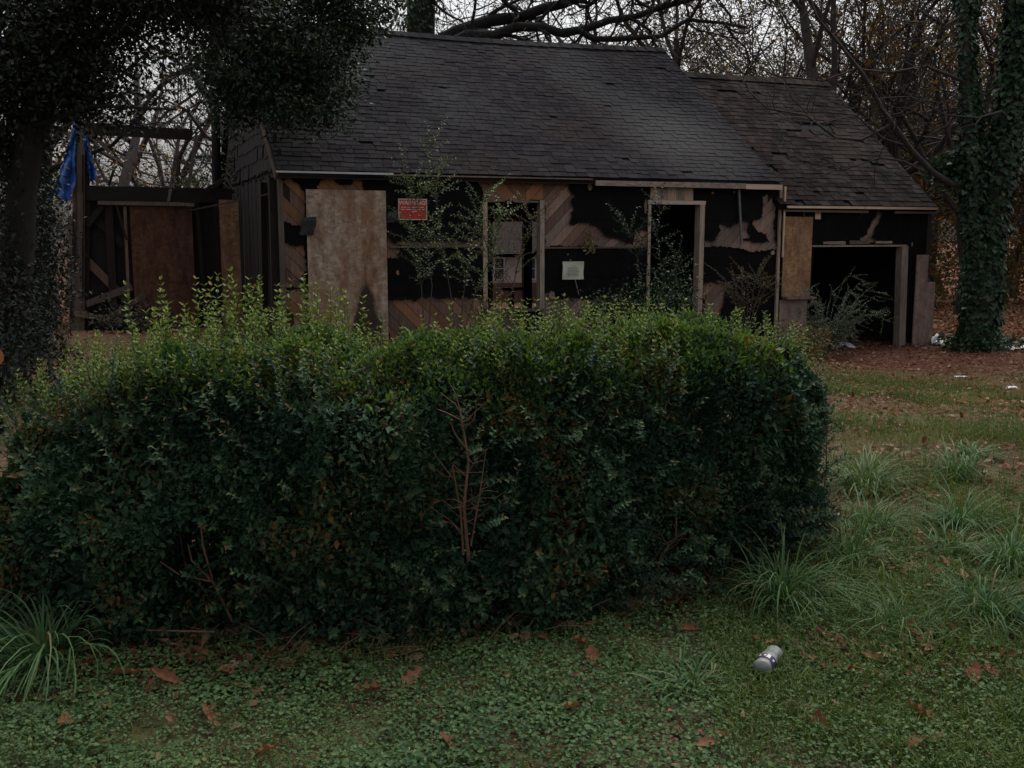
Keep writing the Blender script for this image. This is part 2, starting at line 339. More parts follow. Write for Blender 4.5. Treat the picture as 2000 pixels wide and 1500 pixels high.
HOLES = dict(
 A=[(.1, 2.38), (.23, 2.43), (.32, 2.31), (.42, 2.09), (.46, 1.73), (.14, 1.76), (.05, 1.8)],
 A2=[(.05, 1.45), (.41, 1.47), (.41, 1.1), (.25, .95), (.41, .82), (.05, .84)],
 A3=[(.04, .75), (.43, .86), (.41, -.39), (.01, -.37)],
 B=[(.54, 2.21), (.6, 2.38), (.83, 2.4), (.96, 2.33), (1.13, 2.32), (1.19, 2.41), (1.26, 2.4), (1.27, 2.23)],
 C=[(1.6, 1.54), (1.86, 1.35), (1.8, 1.2), (1.6, 1.26)],
 D=[(1.62, .6), (3.15, .62), (3.67, .53), (3.67, -.65), (1.6, -.65)],
 E=[(3.04, 2.43), (3.67, 2.44), (3.76, 2.38), (3.85, 2.45), (4.6, 2.41), (4.72, 2.2), (4.65, 2.07), (4.72, 1.98), (4.66, 1.93), (4.66, 1.76), (4.97, 1.76), (5.16, 1.7), (5.3, 1.58), (5.83, 1.45), (5.87, 1.65), (6.13, 1.67), (6.13, 1.37), (4.22, 1.4), (4.22, 2.13), (3.2, 2.08), (3.15, 2.29)],
 F=[(1.78, 1.47), (3.19, 1.52), (3.19, 1.42), (1.78, 1.41)],
 G=[(7.21, 1.36), (7.21, 1.48), (7.4, 1.45), (7.52, 1.62), (7.49, 1.75), (7.52, 1.82), (7.7, 1.71), (7.88, 1.86), (8.11, 1.86), (8.16, 1.79), (8.07, 1.71), (8.1, 1.56), (7.98, 1.49), (8.54, 1.47), (8.47, 1.62), (8.26, 1.67), (8.22, 1.85), (8.36, 1.89), (8.38, 2.11), (8.34, 2.24), (8.5, 2.31), (8.65, 2.29), (8.69, 1.35), (8.22, 1.31), (7.48, 1.37)],
 H=[(7.21, .72), (7.4, .77), (7.63, .79), (7.62, .43), (7.53, -.3), (7.24, -.3)],
 I=[(4.21, .64), (4.34, .69), (4.37, .58), (5.32, .56), (5.37, .49), (5.04, .41), (4.95, .07), (4.21, .1)])
GHOLES = dict(J=[(10.46, 1.56), (10.67, 1.63), (10.9, 2.02), (11.02, 2.0), (10.95, 1.86), (10.79, 1.56), (10.68, 1.44)],
 K=[(9.7, 1.47), (10.3, 1.49), (10.79, 1.52), (11.2, 1.45), (11.3, 1.41), (9.7, 1.42)])

def in_poly(x, y, poly):
    r = np.zeros(x.shape, bool); P = poly; j = len(P) - 1
    for i in range(len(P)):
        xi, yi = P[i]; xj, yj = P[j]
        if yi != yj: r ^= ((yi > y) != (yj > y)) & (x < (xj - xi) * (y - yi) / (yj - yi) + xi)
        j = i
    return r
def tar_sheet(name, x0, x1, z0, z1, holes, opens, yface, parent, cell=.018):
    nx_ = int((x1 - x0) / cell); nz_ = int((z1 - z0) / cell)
    X, Z = np.meshgrid(np.linspace(x0, x1, nx_ + 1), np.linspace(z0, z1, nz_ + 1))
    P = np.stack([X, Z, np.zeros_like(X)], -1)
    cx = (X[1:, 1:] + X[:-1, :-1]) / 2; cz = (Z[1:, 1:] + Z[:-1, :-1]) / 2; Pc = np.stack([cx, cz, 0 * cx], -1)
    qx = cx + .10 * (noise3(Pc, .22) - .5) + .045 * (noise3(Pc + 9, .045) - .5); qz = cz + .10 * (noise3(Pc + 5, .22) - .5) + .045 * (noise3(Pc + 3, .045) - .5)
    keep = np.ones(cx.shape, bool)
    for h in holes.values(): keep &= ~in_poly(qx, qz, h)
    for (a, c_, u, v_) in opens: keep &= ~((cx > a) & (cx < c_) & (cz > u) & (cz < v_))
    near = np.zeros(X.shape)                       # lift the torn edges
    k = (~keep).astype(float); pad = np.pad(k, 1); near = (pad[1:, 1:] + pad[:-1, 1:] + pad[1:, :-1] + pad[:-1, :-1])
    Y = yface - .018 * noise3(P, .5) - .012 * noise3(P * [1, .5, 1], .12) - .005 * noise3(P, .05) + .004 * (((Z + .02 * noise3(P, .6)) % .46) / .46) - (near > 0) * .02 * noise3(P + 2, .2)
    Xj = X + (near > 0) * .008 * (noise3(P + 4, .02) - .5); Zj = Z + (near > 0) * .008 * (noise3(P + 6, .02) - .5)
    r, q = np.nonzero(keep); i0 = r * (nx_ + 1) + q
    F = np.stack([i0, i0 + 1, i0 + nx_ + 2, i0 + nx_ + 1], -1)
    used = np.unique(F); mp = np.zeros((nx_ + 1) * (nz_ + 1), int); mp[used] = np.arange(len(used))
    bb = Buf(); bb.add(np.stack([Xj, Y, Zj], -1).reshape(-1, 3)[used], mp[F]); return bb.obj(name, M['tar'], parent, True)
tar_sheet('tar_paper', .08, 8.71, -.35, 2.49, HOLES, [WIN, DOOR], .146, front)

def clip(poly, a, b_, c_):                          # keep a*x + b*y <= c
    out = []
    for i in range(len(poly)):
        p, q = poly[i - 1], poly[i]; dp = a * p[0] + b_ * p[1] - c_; dq = a * q[0] + b_ * q[1] - c_
        if (dp <= 0) != (dq <= 0):
            t = dp / (dp - dq); out.append((p[0] + t * (q[0] - p[0]), p[1] + t * (q[1] - p[1])))
        if dq <= 0: out.append(q)
    return out
def prism_xz(poly, yf, yb):
    n_ = len(poly); bb = Buf()
    V = [(x, yf, z) for x, z in poly] + [(x, yb, z) for x, z in poly]
    me = bpy.data.meshes.new('board'); me.from_pydata(V, [], [tuple(range(n_)), tuple(range(2 * n_ - 1, n_ - 1, -1))] + [(i, i + n_, (i + 1) % n_ + n_, (i + 1) % n_) for i in range(n_)])
    bm = bmesh.new(); bm.from_mesh(me); bmesh.ops.recalc_face_normals(bm, faces=bm.faces); bm.to_mesh(me); bm.free(); return me
def boards(x0, x1, z0, z1, slope, mats, parent, wd=.145, yf=.153, yb=.178):
    """diagonal sheathing; slope +1 runs up to the right, -1 down to the right"""
    k = 1 / math.sqrt(2); nx_, nz_ = (-k, k) if slope > 0 else (k, k)
    vals = [nx_ * x + nz_ * z for x in (x0, x1) for z in (z0, z1)]
    t = math.floor(min(vals) / wd) * wd
    while t < max(vals):
        p = [(x0, z0), (x1, z0), (x1, z1), (x0, z1)]
        p = clip(p, nx_, nz_, t + wd - .005); p = clip(p, -nx_, -nz_, -t - .002) if p else p
        if len(p) >= 3:
            d_ = random.uniform(0, .008)
            link('board', prism_xz(p, yf + d_, yb), random.choice(mats), parent)
        t += wd
bd, bo, bu = M['board_down'], M['board_orange'], M['board_up']
boards(.085, .46, -.5, 2.46, -1, [bd, bd, bo], front)
boards(.5, 1.3, 2.12, 2.46, -1, [bd, bo], front)
boards(1.55, 1.92, 1.1, 1.62, -1, [bo, bd], front)
boards(1.62, 3.19, -.5, .72, -1, [bd, bo, bd], front); boards(3.2, 4.16, -.5, .40, -1, [bd], front)
boards(1.72, 3.18, 1.36, 1.58, -1, [bd], front)
boards(2.98, 3.9, 2.11, 2.48, -1, [bd, bo, bd], front, .2)
boards(3.905, 4.2, 2.11, 2.48, 1, [bd, bo], front)
boards(4.19, 6.13, 1.33, 2.48, 1, [bu, bu, bd], front)
boards(4.19, 5.45, -.4, .75, 1, [bu], front)
boards(7.17, 8.71, 1.26, 2.36, 1, [bu], front); boards(7.17, 7.7, -.4, .85, 1, [bu, bd], front)
# paler torn felt flaps beside the strand board
for cx_, cz_, w_, h_ in ((.43, 1.72, .2, .26), (1.69, 1.86, .13, .16)):
    b = Buf(); X, Z = np.meshgrid(np.linspace(-.5, .5, 5), np.linspace(-.5, .5, 5)); P = np.stack([cx_ + X * w_ + .25 * Z * w_, .09 - .05 * (X + .5) * (Z < .3) - .02 * Z, cz_ + Z * h_], -1).reshape(-1, 3)
    P += RNG.normal(0, .008, P.shape); i_ = (np.arange(4)[:, None] * 5 + np.arange(4)[None]).ravel()
    b.add(P, np.stack([i_, i_ + 1, i_ + 6, i_ + 5], -1))
    b.obj('felt_flap', M['grey_felt'], house)

# little torn scraps of pale backing left on nails
for (x_, z_, w_, h_, m_) in ((5.02, 2.36, .10, .13, 'tanleaf'), (7.35, 2.3, .06, .06, 'timber'), (7.78, 2.32, .05, .05, 'timber'), (4.36, .62, .13, .16, 'trim'), (8.2, 1.78, .08, .1, 'board_orange'), (8.62, 1.28, .09, .1, 'trim'), (5.6, .6, .12, .05, 'trim'), (.2, 2.42, .1, .09, 'board_orange'), (1.78, 1.02, .07, .09, 'board_orange'), (6.05, 2.05, .05, .3, 'timber'), (11.75, 1.42, .06, .1, 'timber')):
    p_ = np.array([(random.uniform(.6, 1) * cos(a) * w_ / 2 + x_, .125 - random.uniform(0, .02), random.uniform(.6, 1) * sin(a) * h_ / 2 + z_) for a in np.arange(7) * 2 * pi / 7]); b = Buf(); b.add(np.vstack([p_, [(x_, .11, z_)], p_ + [0, .006, 0]]), [(k, (k + 1) % 7, 7) for k in range(7)], .7); b.add(np.vstack([p_, p_ + [0, .006, 0]]), [(k, k + 7, (k + 1) % 7 + 7, (k + 1) % 7) for k in range(7)], .7)
    b.obj('torn_scrap', M[m_], house)
# strand board sheets, trim and frames
box('plywood_sheet', .42, 1.615, .098, .112, -.2, 2.25, M['osb'], house, .004)
box('window_jamb', 3.17, 3.24, .11, .26, .42, 2.10, M['trim_post'], house, .003); box('window_jamb', 4.14, 4.215, .105, .26, .35, 2.14, M['trim_post'], house, .003)
box('window_header', 3.17, 4.22, .12, .27, 2.1, 2.13, M['timber'], house); box('window_sill', 3.15, 4.2, .08, .27, .375, .42, M['timber'], house)
box('door_jamb', 6.105, 6.15, .105, .27, -.4, 2.10, M['trim_post'], house, .003); box('door_jamb', 7.1, 7.19, .10, .27, -.4, 2.10, M['trim_post'], house, .003)
box('door_header', 6.09, 7.2, .095, .27, 2.10, 2.165, M['trim_clean'], house, .003)
for k in range(5): box('transom_board', 6.135 + k * .165, 6.296 + k * .165, .11 + .003 * (k % 2), .15, 2.168, 2.37, M['trim_post'], house, .002)
box('corner_board', .03, .085, .10, .26, -.5, 2.44, M['timber'], house, .006); box('corner_board', 8.715, 8.76, .09, .25, -.6, 2.38, M['trim_post'], house, .004)
box('belt_board', 4.22, 6.1, .118, .14, 1.375, 1.40, M['timber'], house, .004); box('belt_board', 1.66, 3.17, .12, .141, 1.40, 1.425, M['timber'], house, .003)
bar('drip_pipe', (7.83, .06, 2.4), (7.95, .1, 1.44), .035, .03, M['metal'], house)
bar('drip_pipe', (8.76, .02, 2.42), (8.79, .06, 1.2), .03, .03, M['trim_clean'], house)
# burnt partition and back wall with an opening through which the yard beyond shows
b = Buf()
for (a, c_, z0, z1) in ((0.1, 6.3, -1.2, 2.5), (6.3, 7.72, 1.9, 2.5), (7.72, 8.7, -1.2, 2.5)): b.add(box_v(a, c_, 7.95, 8.05, z0, z1), BOXF)
back = b.obj('back_wall', M['core'], house)
box('charred_stud', 7.04, 7.26, 7.8, 7.92, -1.0, 1.95, M['charred_v'], house); box('charred_stud', 6.69, 6.80, 7.82, 7.9, -1.0, .3, M['charred_v'], house)
box('charred_rail', 6.3, 7.3, 7.78, 7.86, 1.06, 1.14, M['charred'], house); box('charred_rail', 6.5, 7.1, 7.79, 7.87, .26, .34, M['charred'], house)
bar('charred_rail', (7.26, 7.85, 1.05), (7.6, 7.85, 1.45), .06, .06, M['charred'], house)
box('partition_wall', .1, 3.9, 3.1, 3.2, -.8, 2.5, M['core'], house); box('partition_wall', 5.9, 5.98, 1.0, 3.3, -.8, 2.5, M['core'], house)
box('side_wall', 8.62, 8.7, .3, 7.95, -1.2, 2.6, M['core'], house)
box('ceiling', .1, 8.6, .3, 7.95, 2.52, 2.6, M['core'], house)

WY_ = 5.0
# gable ends
def gable(x, name, zlow, m_):
    V = []; F = []
    prof = [(.16, zlow), (7.97, zlow), (7.97, 2.5), (RUN, ZE + RISE - .1), (.16, 2.5)]
    me = bpy.data.meshes.new(name); V = [(x, y, z) for y, z in prof] + [(x + .1, y, z) for y, z in prof]
    me.from_pydata(V, [], [(0, 1, 2, 3, 4), (9, 8, 7, 6, 5)] + [(i, i + 5, (i + 1) % 5 + 5, (i + 1) % 5) for i in range(5)])
    bm = bmesh.new(); bm.from_mesh(me); bmesh.ops.recalc_face_normals(bm, faces=bm.faces); bm.to_mesh(me); bm.free(); return link(name, me, m_, house)
gw = gable(.1, 'gable_wall', -.9, M['charred_v']); gable(8.5, 'gable_wall', 2.0, M['core'])
# old wood shakes on the upper gable, courses from the break in the wall up to the rake
mesh_sh = []
for w_ in (.12, .16, .2):
    bb = Buf(); v = box_v(-.022, 0, 0, w_ - .008, 0, .27); v[4:8, 0] += .014; v[4:8:3, 0] += 0; bb.add(v, BOXF); mesh_sh.append((w_, bb.mesh('wood_shake'))); mesh_sh[-1][1].materials.append(M['shake'])
z = 2.58; cnt = 0
while z < 4.8:
    yl = .2 + max(0, (z - 2.55)) / RISE * RUN + .05; yr = 7.9 - max(0, z - 2.5) / RISE * RUN
    y = yl
    while y < min(yr, 6.2):
        w_, me = random.choice(mesh_sh)
        if random.random() > .06:
            o = link('wood_shake', me, None, gw); o.location = (.098, y, z + random.uniform(-.03, .02)); o.rotation_euler = (random.uniform(-.03, .03), 0, 0); cnt += 1
        y += w_
    z += .22
# lower gable: charred boards standing upright, pale strip of strand board
y = .2
while y < 5.0:
    w_ = random.uniform(.12, .2)
    o = box('gable_board', .07 + random.uniform(-.006, .006), .095, y, y + w_ - .01, random.uniform(-.6, -.2), 2.5 + random.uniform(-.06, .02), random.choice([M['charred_v'], M['charred_v'], M['shake']]), house)
    y += w_
box('plywood_strip', -.3, .05, WY_ - .05, WY_ - .03, -.3, 2.24, M['osb_new'], house)
bar('charred_post', (-.02, .35, -.3), (.0, .35, 2.42), .14, .1, M['charred_v'], house); bar('charred_post', (-.03, 1.5, -.3), (.02, 1.5, 2.4), .1, .1, M['charred_v'], house)
bar('sagging_cable', (.0, .6, 2.2), (-.9, 5.2, 2.02), .02, .02, M['charred'], house)
bar('hanging_wire', (-.05, 3.4, 2.4), (-.05, 3.6, .2), .012, .012, M['metal'], house)

# roofs -----------------------------------------------------------------
ang = math.atan2(RISE, RUN); SL = math.hypot(RISE, RUN)
def sag(s_, t): return -.09 * math.sin(pi * min(max(s_ / HL, 0), 1)) * t
def slab(name, x0, x1, run, rise, d0, z0, th, m_, parent, back=True):
    V = []
    prof = [(d0, z0), (d0 + run, z0 + rise)] + ([(d0 + 2 * run, z0)] if back else [])
    nx_ = 14; bb = Buf(); xsn = np.linspace(x0, x1, nx_)
    pts = np.array([[(x, y, z + (sag(x, (z - z0) / rise) if name == 'roof' else 0)) for y, z in prof] for x in xsn])
    low = pts - [0, 0, th]; k = len(prof)
    A = np.concatenate([pts, low[:, ::-1]], 1); kk = 2 * k; i_ = np.arange(nx_ - 1)[:, None] * kk; j_ = np.arange(kk)[None]; jn = (j_ + 1) % kk
    bb.add(A.reshape(-1, 3), np.stack([i_ + j_, i_ + jn, i_ + kk + jn, i_ + kk + j_], -1).reshape(-1, 4))
    for e in (0, nx_ - 1):
        q = A[e]
        for m__ in range(k - 1): bb.add(q[[m__, m__ + 1, kk - 2 - m__, kk - 1 - m__]], [(0, 1, 2, 3)])
    return bb.obj(name, m_, parent)
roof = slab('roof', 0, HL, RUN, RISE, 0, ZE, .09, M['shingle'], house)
GX0, GX1, GRUN, GRISE, GZ = 8.60, 12.15, 3.27, 2.645, 2.11
groof = slab('garage_roof', GX0, GX1, GRUN, GRISE, -.02, GZ, .08, M['tar'], house)

def shingle_box(w_, e):
    v = box_v(0, w_ - .007, -.012, e + .05, 0, .014); v[[2, 3, 6, 7], 2] -= .012; return v
def lay_shingles(parent, x0, x1, run, rise, d0, z0, m_, expo, quota, is_main, ragged=0.0, gaps=()):
    a_ = math.atan2(rise, run); L = math.hypot(rise, run); R_ = np.array([[1, 0, 0], [0, cos(a_), -sin(a_)], [0, sin(a_), cos(a_)]])
    protos = []
    for w_ in (.13, .17, .21):
        for k in range(2):
            bb = Buf(); bb.add(shingle_box(w_, expo), BOXF, .0); me = bb.mesh('shingle'); me.materials.append(m_); protos.append((w_, me))
    rest = Buf(); row = 0; made = 0; t = 0.0
    while t < L - .04:
        x = x0 - random.uniform(.0, .2)
        while x < x1 - .02:
            w_, me = random.choice(protos); xa = max(x, x0); wv = min(x + w_, x1) - xa
            if wv > .03:
                lift = .012 + random.uniform(0, .008); tt = t + random.uniform(-.012, .012) - (.0 if row else .01)
                tilt = random.gauss(0, .012 if is_main else .025)
                sg = sag(xa, t / L) if is_main else 0
                if random.random() > ragged and not any(a0 < xa + wv / 2 < a1 and t0 < t + .06 < t1 for a0, a1, t0, t1 in gaps):
                    if made < quota and row > 0 and wv > w_ - .01 and random.random() < (.75 if is_main else .6):
                        o = link('shingle', me, None, parent); p = R_ @ np.array([0, tt, lift]); o.location = (xa, d0 + p[1], z0 + p[2] + sg); o.rotation_euler = (a_, 0, 0)
                        o.rotation_euler.rotate_axis('Z', tilt); made += 1
                    else:
                        v = shingle_box(wv, expo); v[:, 1] += tt; v[:, 2] += lift; v = v @ R_.T + [xa, d0, z0 + sg]
                        rest.add(v, BOXF, random.random())
            x += w_
        t += expo; row += 1
    o = rest.obj('shingle_field', m_, parent); o['kind'] = 'stuff'
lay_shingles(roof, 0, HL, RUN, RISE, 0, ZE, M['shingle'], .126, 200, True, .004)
lay_shingles(groof, GX0 + .02, GX1, GRUN, GRISE, -.02, GZ, M['shingle_old'], .132, 100, False, .05, ((10.45, 11.25, 2.35, 2.62), (10.1, 10.6, 2.2, 2.36), (8.85, 9.12, .9, 1.18), (11.3, 11.7, 1.2, 1.33), (9.2, 9.6, 3.5, 3.75)))
# ridge caps
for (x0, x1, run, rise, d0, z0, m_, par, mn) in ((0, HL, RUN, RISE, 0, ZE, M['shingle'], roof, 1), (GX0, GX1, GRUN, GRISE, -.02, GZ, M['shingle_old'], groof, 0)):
    x = x0
    while x < x1 - .05:
        e = min(x + .27, x1); bb = Buf(); zt = z0 + rise + .07; yc = d0 + run; s1 = sag(x, 1) * mn; h = .15
        bb.add([(x, yc - h, zt - h * rise / run + s1), (e, yc - h, zt - h * rise / run + s1 - .012), (e, yc, zt + s1 - .012), (x, yc, zt + s1), (x, yc + h, zt - h * rise / run + s1), (e, yc + h, zt - h * rise / run + s1 - .012)],
               [(0, 1, 2, 3), (3, 2, 5, 4)], random.random()); bb.obj('ridge_cap', m_, par); x += .24
# rake boards and eaves
def rake(x, d0, z0, run, rise, m_): bar('rake_board', (x, d0 + .02, z0 - .08), (x, d0 + run, z0 + rise - .08), .04, .13, m_, house, (0, -rise, run))
rake(-.01, 0, ZE, RUN, RISE, M['timber']); rake(GX1 + .01, -.02, GZ, GRUN, GRISE, M['charred'])
box('drip_edge', -.02, 1.7, -.034, -.012, 2.474, 2.502, M['plastic'], house, .002); box('drip_edge', 1.7, 5.0, -.028, -.012, 2.466, 2.485, M['timber'], house, .003)
box('fascia_board', -.02, 5.05, .0, .02, 2.40, 2.47, M['charred'], house, .004)
box('fascia_board', 5.05, 7.9, -.035, -.008, 2.375, 2.462, M['trim'], house, .004); box('fascia_board', 7.905, 8.66, -.04, -.01, 2.37, 2.452, M['trim_clean'], house, .003)
box('soffit', 0, 8.62, .0, .16, 2.42, 2.44, M['charred'], house)
box('garage_fascia', 8.77, 12.16, -.055, -.03, 2.055, 2.098, M['trim_clean'], house, .004); box('garage_fascia', 8.77, 10.6, .0, .03, 1.99, 2.03, M['timber'], house, .006); box('garage_fascia', 11.2, 12.16, .0, .03, 1.985, 2.02, M['timber'], house, .006)
box('garage_soffit', 8.77, 12.1, -.02, .16, 2.035, 2.05, M['charred'], house)

# garage -----------------------------------------------------------------
b = Buf()
for (a, c_, z0, z1) in ((8.78, 9.5, -1, 2.04), (9.5, 11.5, 1.44, 2.04), (11.62, 12.12, -1, 2.04)): b.add(box_v(a, c_, .18, .28, z0, z1), BOXF)
gfront = b.obj('garage_wall', M['core'], house)
tar_sheet('tar_paper', 8.78, 12.12, -.6, 2.03, GHOLES, [(9.5, 11.62, -2, 1.41)], .146, gfront)
boards(10.4, 11.06, 1.45, 2.03, 1, [bd, bu], gfront, .13)
box('header_scrap', 9.7, 10.2, .1, .14, 1.425, 1.47, M['trim'], gfront, .012); box('header_scrap', 10.3, 10.75, .1, .14, 1.43, 1.48, M['timber'], gfront, .014); box('header_scrap', 10.9, 11.25, .1, .14, 1.43, 1.475, M['trim'], gfront, .012)
box('garage_header', 9.46, 11.62, .1, .26, 1.375, 1.405, M['trim_post'], house, .004)
bar('garage_jamb', (11.62, .16, -.62), (11.56, .16, 1.376), .15, .16, M['trim_post'], house)
b = Buf(); b.add(np.concatenate([box_v(11.86, 12.13, .07, .1, -.62, 1.22)]), BOXF); b.add(box_v(12.132, 12.33, .072, .1, -.62, .70), BOXF); b.obj('plywood_sheet', M['ply_post'], house)
box('garage_corner_post', 12.1, 12.2, .12, .24, -.9, 2.03, M['charred_v'], house)
box('plywood_sheet', 8.83, 9.44, .10, .114, .50, 1.91, M['osb_new'], house, .004); box('plywood_sheet', 8.80, 9.40, .10, .118, -.55, .44, M['ply_post'], house, .006)
box('ledge_board', 8.86, 9.5, -.02, .12, .455, .495, M['timber'], house, .006)
box('vent_plate', 9.5, 9.62, .11, .135, 1.87, 2.0, M['trim_clean'], house)
bar('garage_strap', (9.25, .12, 2.03), (9.26, .12, 1.92), .012, .012, M['metal'], house)
box('garage_side_wall', 12.05, 12.12, .28, 6.4, -1.4, 2.1, M['core'], house); box('garage_back_wall', 8.78, 12.1, 6.4, 6.5, -1.4, 2.2, M['core'], house)
box('garage_ceiling', 8.78, 12.05, .3, 6.4, 2.06, 2.1, M['core'], house)
box('inner_door', 10.95, 11.45, 3.4, 3.46, -.7, .75, M['osb_red'], house)
me = bpy.data.meshes.new('garage_gable'); me.from_pydata([(12.08, 0.1, 2.0), (12.08, 6.5, 2.0), (12.08, 3.25, GZ + GRISE - .1)], [], [(0, 1, 2)]); link('garage_gable', me, M['core'], house)

# collapsed left wing -------------------------------------------------------
WY = 5.0
bar('wing_post', (-2.87, WY, -.5), (-2.64, WY, 3.52), .20, .16, M['timber'], house); bar('wing_post_board', (-2.74, WY + .02, -.5), (-2.52, WY + .02, 3.3), .1, .06, M['charred_v'], house); bar('wing_post_board', (-2.98, WY + .06, -.5), (-2.86, WY + .06, 1.9), .08, .05, M['timber'], house)
bar('upper_beam', (-2.6, WY, 3.46), (-.72, WY + .1, 3.42), .2, .09, M['charred'], house)
bar('lower_beam', (-2.62, WY, 2.33), (-.05, WY + .05, 2.32), .26, .1, M['charred'], house)
bar('lower_beam', (-2.4, WY - .1, 2.16), (-1.0, WY - .1, 2.15), .07, .05, M['timber'], house); bar('lower_beam', (-1.0, WY - .1, 2.15), (-.75, WY - .1, 2.14), .06, .05, M['timber'], house)
bar('loose_brace', (-2.5, WY - .02, 3.46), (-2.15, WY - .05, 3.05), .07, .04, M['timber'], house); bar('loose_brace', (-2.7, WY - .02, 3.46), (-2.95, WY - .05, 3.1), .05, .04, M['timber'], house)
bar('leaning_pole', (-.85, WY - .2, 2.45), (-.65, WY - .1, 3.4), .06, .05, M['timber'], house)
box('plywood_sheet', -1.87, -.79, WY - .02, WY, -.4, 2.1, M['osb_red'], house, .004)
bar('wing_stud', (-2.25, WY + .02, -.5), (-2.22, WY + .02, 2.2), .13, .09, M['charred_v'], house); bar('wing_stud', (-.35, WY + .02, -.5), (-.33, WY + .02, 2.2), .1, .09, M['charred_v'], house)
bar('diagonal_plank', (-2.7, WY - .03, .35), (-1.9, WY - .03, 1.3 - .65), .12, .03, M['timber'], house); bar('diagonal_plank', (-2.7, WY + .05, 1.2), (-2.0, WY + .05, .4), .14, .03, bd, house); bar('diagonal_plank', (-2.68, WY + .05, 2.1), (-2.0, WY + .05, 1.4), .14, .03, M['charred'], house)
for p_, q_, w_, m_ in (((-2.55, .3, 2.2), (-2.45, .3, .9), .05, 'timber'), ((-2.1, -.1, 2.15), (-1.95, -.15, 1.5), .04, 'charred_v'), ((-.7, -.05, 2.2), (-.62, -.05, -.3), .06, 'charred_v'), ((-2.6, -.05, 1.75), (-2.3, -.05, 2.15), .09, 'charred'), ((-1.95, -.06, 2.1), (-1.98, -.04, -.3), .05, 'timber'), ((-2.9, -.2, .2), (-2.1, -.3, .05), .1, 'timber'), ((-2.5, -.15, 0), (-1.7, -.2, .5), .08, 'board_down'), ((-1.2, -.1, 2.2), (-1.15, -.1, 2.42), .05, 'timber'), ((-2.2, .0, 2.46), (-2.1, .0, 2.75), .05, 'charred_v'), ((-.2, -.2, 2.6), (-.55, -.1, 2.4), .07, 'charred')):
    bar('broken_lath', np.array(p_) + [0, WY, 0], np.array(q_) + [0, WY, 0], w_, .025, M[m_], house)
for k in range(5): bar('post_splinter', (-2.96 + k * .055, WY - .1, .1 + .4 * (k % 3)), (-2.80 + k * .05, WY - .1, 2.0 + .33 * ((k * 2) % 5)), .035, .03, M['timber' if k % 2 else 'charred_v'], house)
box('wing_wall', -2.75, .05, WY + .1, WY + .16, -.6, 2.25, M['core'], house); box('wing_side_wall', -2.8, -2.72, WY + .2, 8.0, -.9, 2.2, M['core'], house)

# ------------------------------------------------------------------ things on the house
def hplace(o, s_, d_, z): o.location = H(s_, d_, z); o.rotation_euler = (0, 0, HA)
sg = tag(empty('warning_sign'), 'red warning sign with white border fixed on the black tar paper wall', 'sign'); hplace(sg, 2.02, .075, 1.975)
box('sign_panel', -.225, .225, -.005, .005, -.158, .158, M['red'], sg)
b = Buf()
for q in ((-.225, .225, .146, .158), (-.225, .225, -.158, -.146), (-.225, -.213, -.146, .146), (.213, .225, -.146, .146)): b.add(box_v(q[0], q[1], -.009, -.0055, q[2], q[3]), BOXF)
b.obj('border', M['sign_white'], sg)
cu = bpy.data.curves.new('lettering', 'FONT'); cu.body = 'WARNING!'; cu.size = .085; cu.align_x = 'CENTER'; cu.extrude = .001; cu.offset = .0018
to = bpy.data.objects.new('lettering_curve', cu); COL.objects.link(to)
me = bpy.data.meshes.new_from_object(to.evaluated_get(bpy.context.evaluated_depsgraph_get())); bpy.data.objects.remove(to); me.materials.clear()
lt = link('lettering', me, M['sign_white'], sg); lt.location = (0, -.008, .07); lt.rotation_euler = (pi / 2, 0, 0)
b = Buf()
for zz, ws in ((.03, [(-.18, -.10), (-.085, -.02), (-.005, .06), (.075, .17)]), (.0, [(-.19, -.12), (-.1, -.01), (.01, .05), (.065, .19)]), (-.028, [(-.02, .06)])):
    for a, c_ in ws: b.add(box_v(a, c_, -.008, -.0056, zz - .006, zz + .006), BOXF)
b.obj('text_line', M['sign_white'], sg)

nt_ = tag(empty('paper_notice'), 'pale paper notice stapled to the black wall between window and door', 'notice'); hplace(nt_, 4.715, .075, 1.02)
X, Z = np.meshgrid(np.linspace(-.19, .19, 9), np.linspace(-.145, .145, 7)); Y = -.008 * np.cos(X * 14) + .01 * np.sin(Z * 17 + X * 6)
i_ = (np.arange(6)[:, None] * 9 + np.arange(8)[None]).ravel(); b = Buf(); P = np.stack([X + .006 * np.sin(Z * 20), Y, Z], -1).reshape(-1, 3)
Fq = np.stack([i_, i_ + 1, i_ + 10, i_ + 9], -1); b.add(P, Fq); b.add(P + [0, .002, 0], Fq[:, ::-1]); b.obj('sheet', M['paper'], nt_, True)
b = Buf()
for k, zz in enumerate((.075, .045, .025, .0, -.02, -.042, -.062, -.085)):
    w_ = .05 if k == 0 else random.uniform(.1, .14); b.add(box_v(-w_, w_ * random.uniform(.6, 1), -.0215, -.0205, zz - .0035, zz + .0035), BOXF)
b.obj('text_line', M['ink'], nt_)
b = Buf()
for k in range(7): tube(b, [(.03 + .01 * k, -.01, -.15 - .035 * k), (.035 + .01 * k, -.012, -.175 - .035 * k)], .008, 4)
tube(b, [(-.06, -.01, .18), (-.055, -.012, .155)], .012, 4); tube(b, [(-.11, -.01, .25), (-.10, -.012, .27)], .008, 4)
b.obj('tape_scrap', M['trim_clean'], nt_)

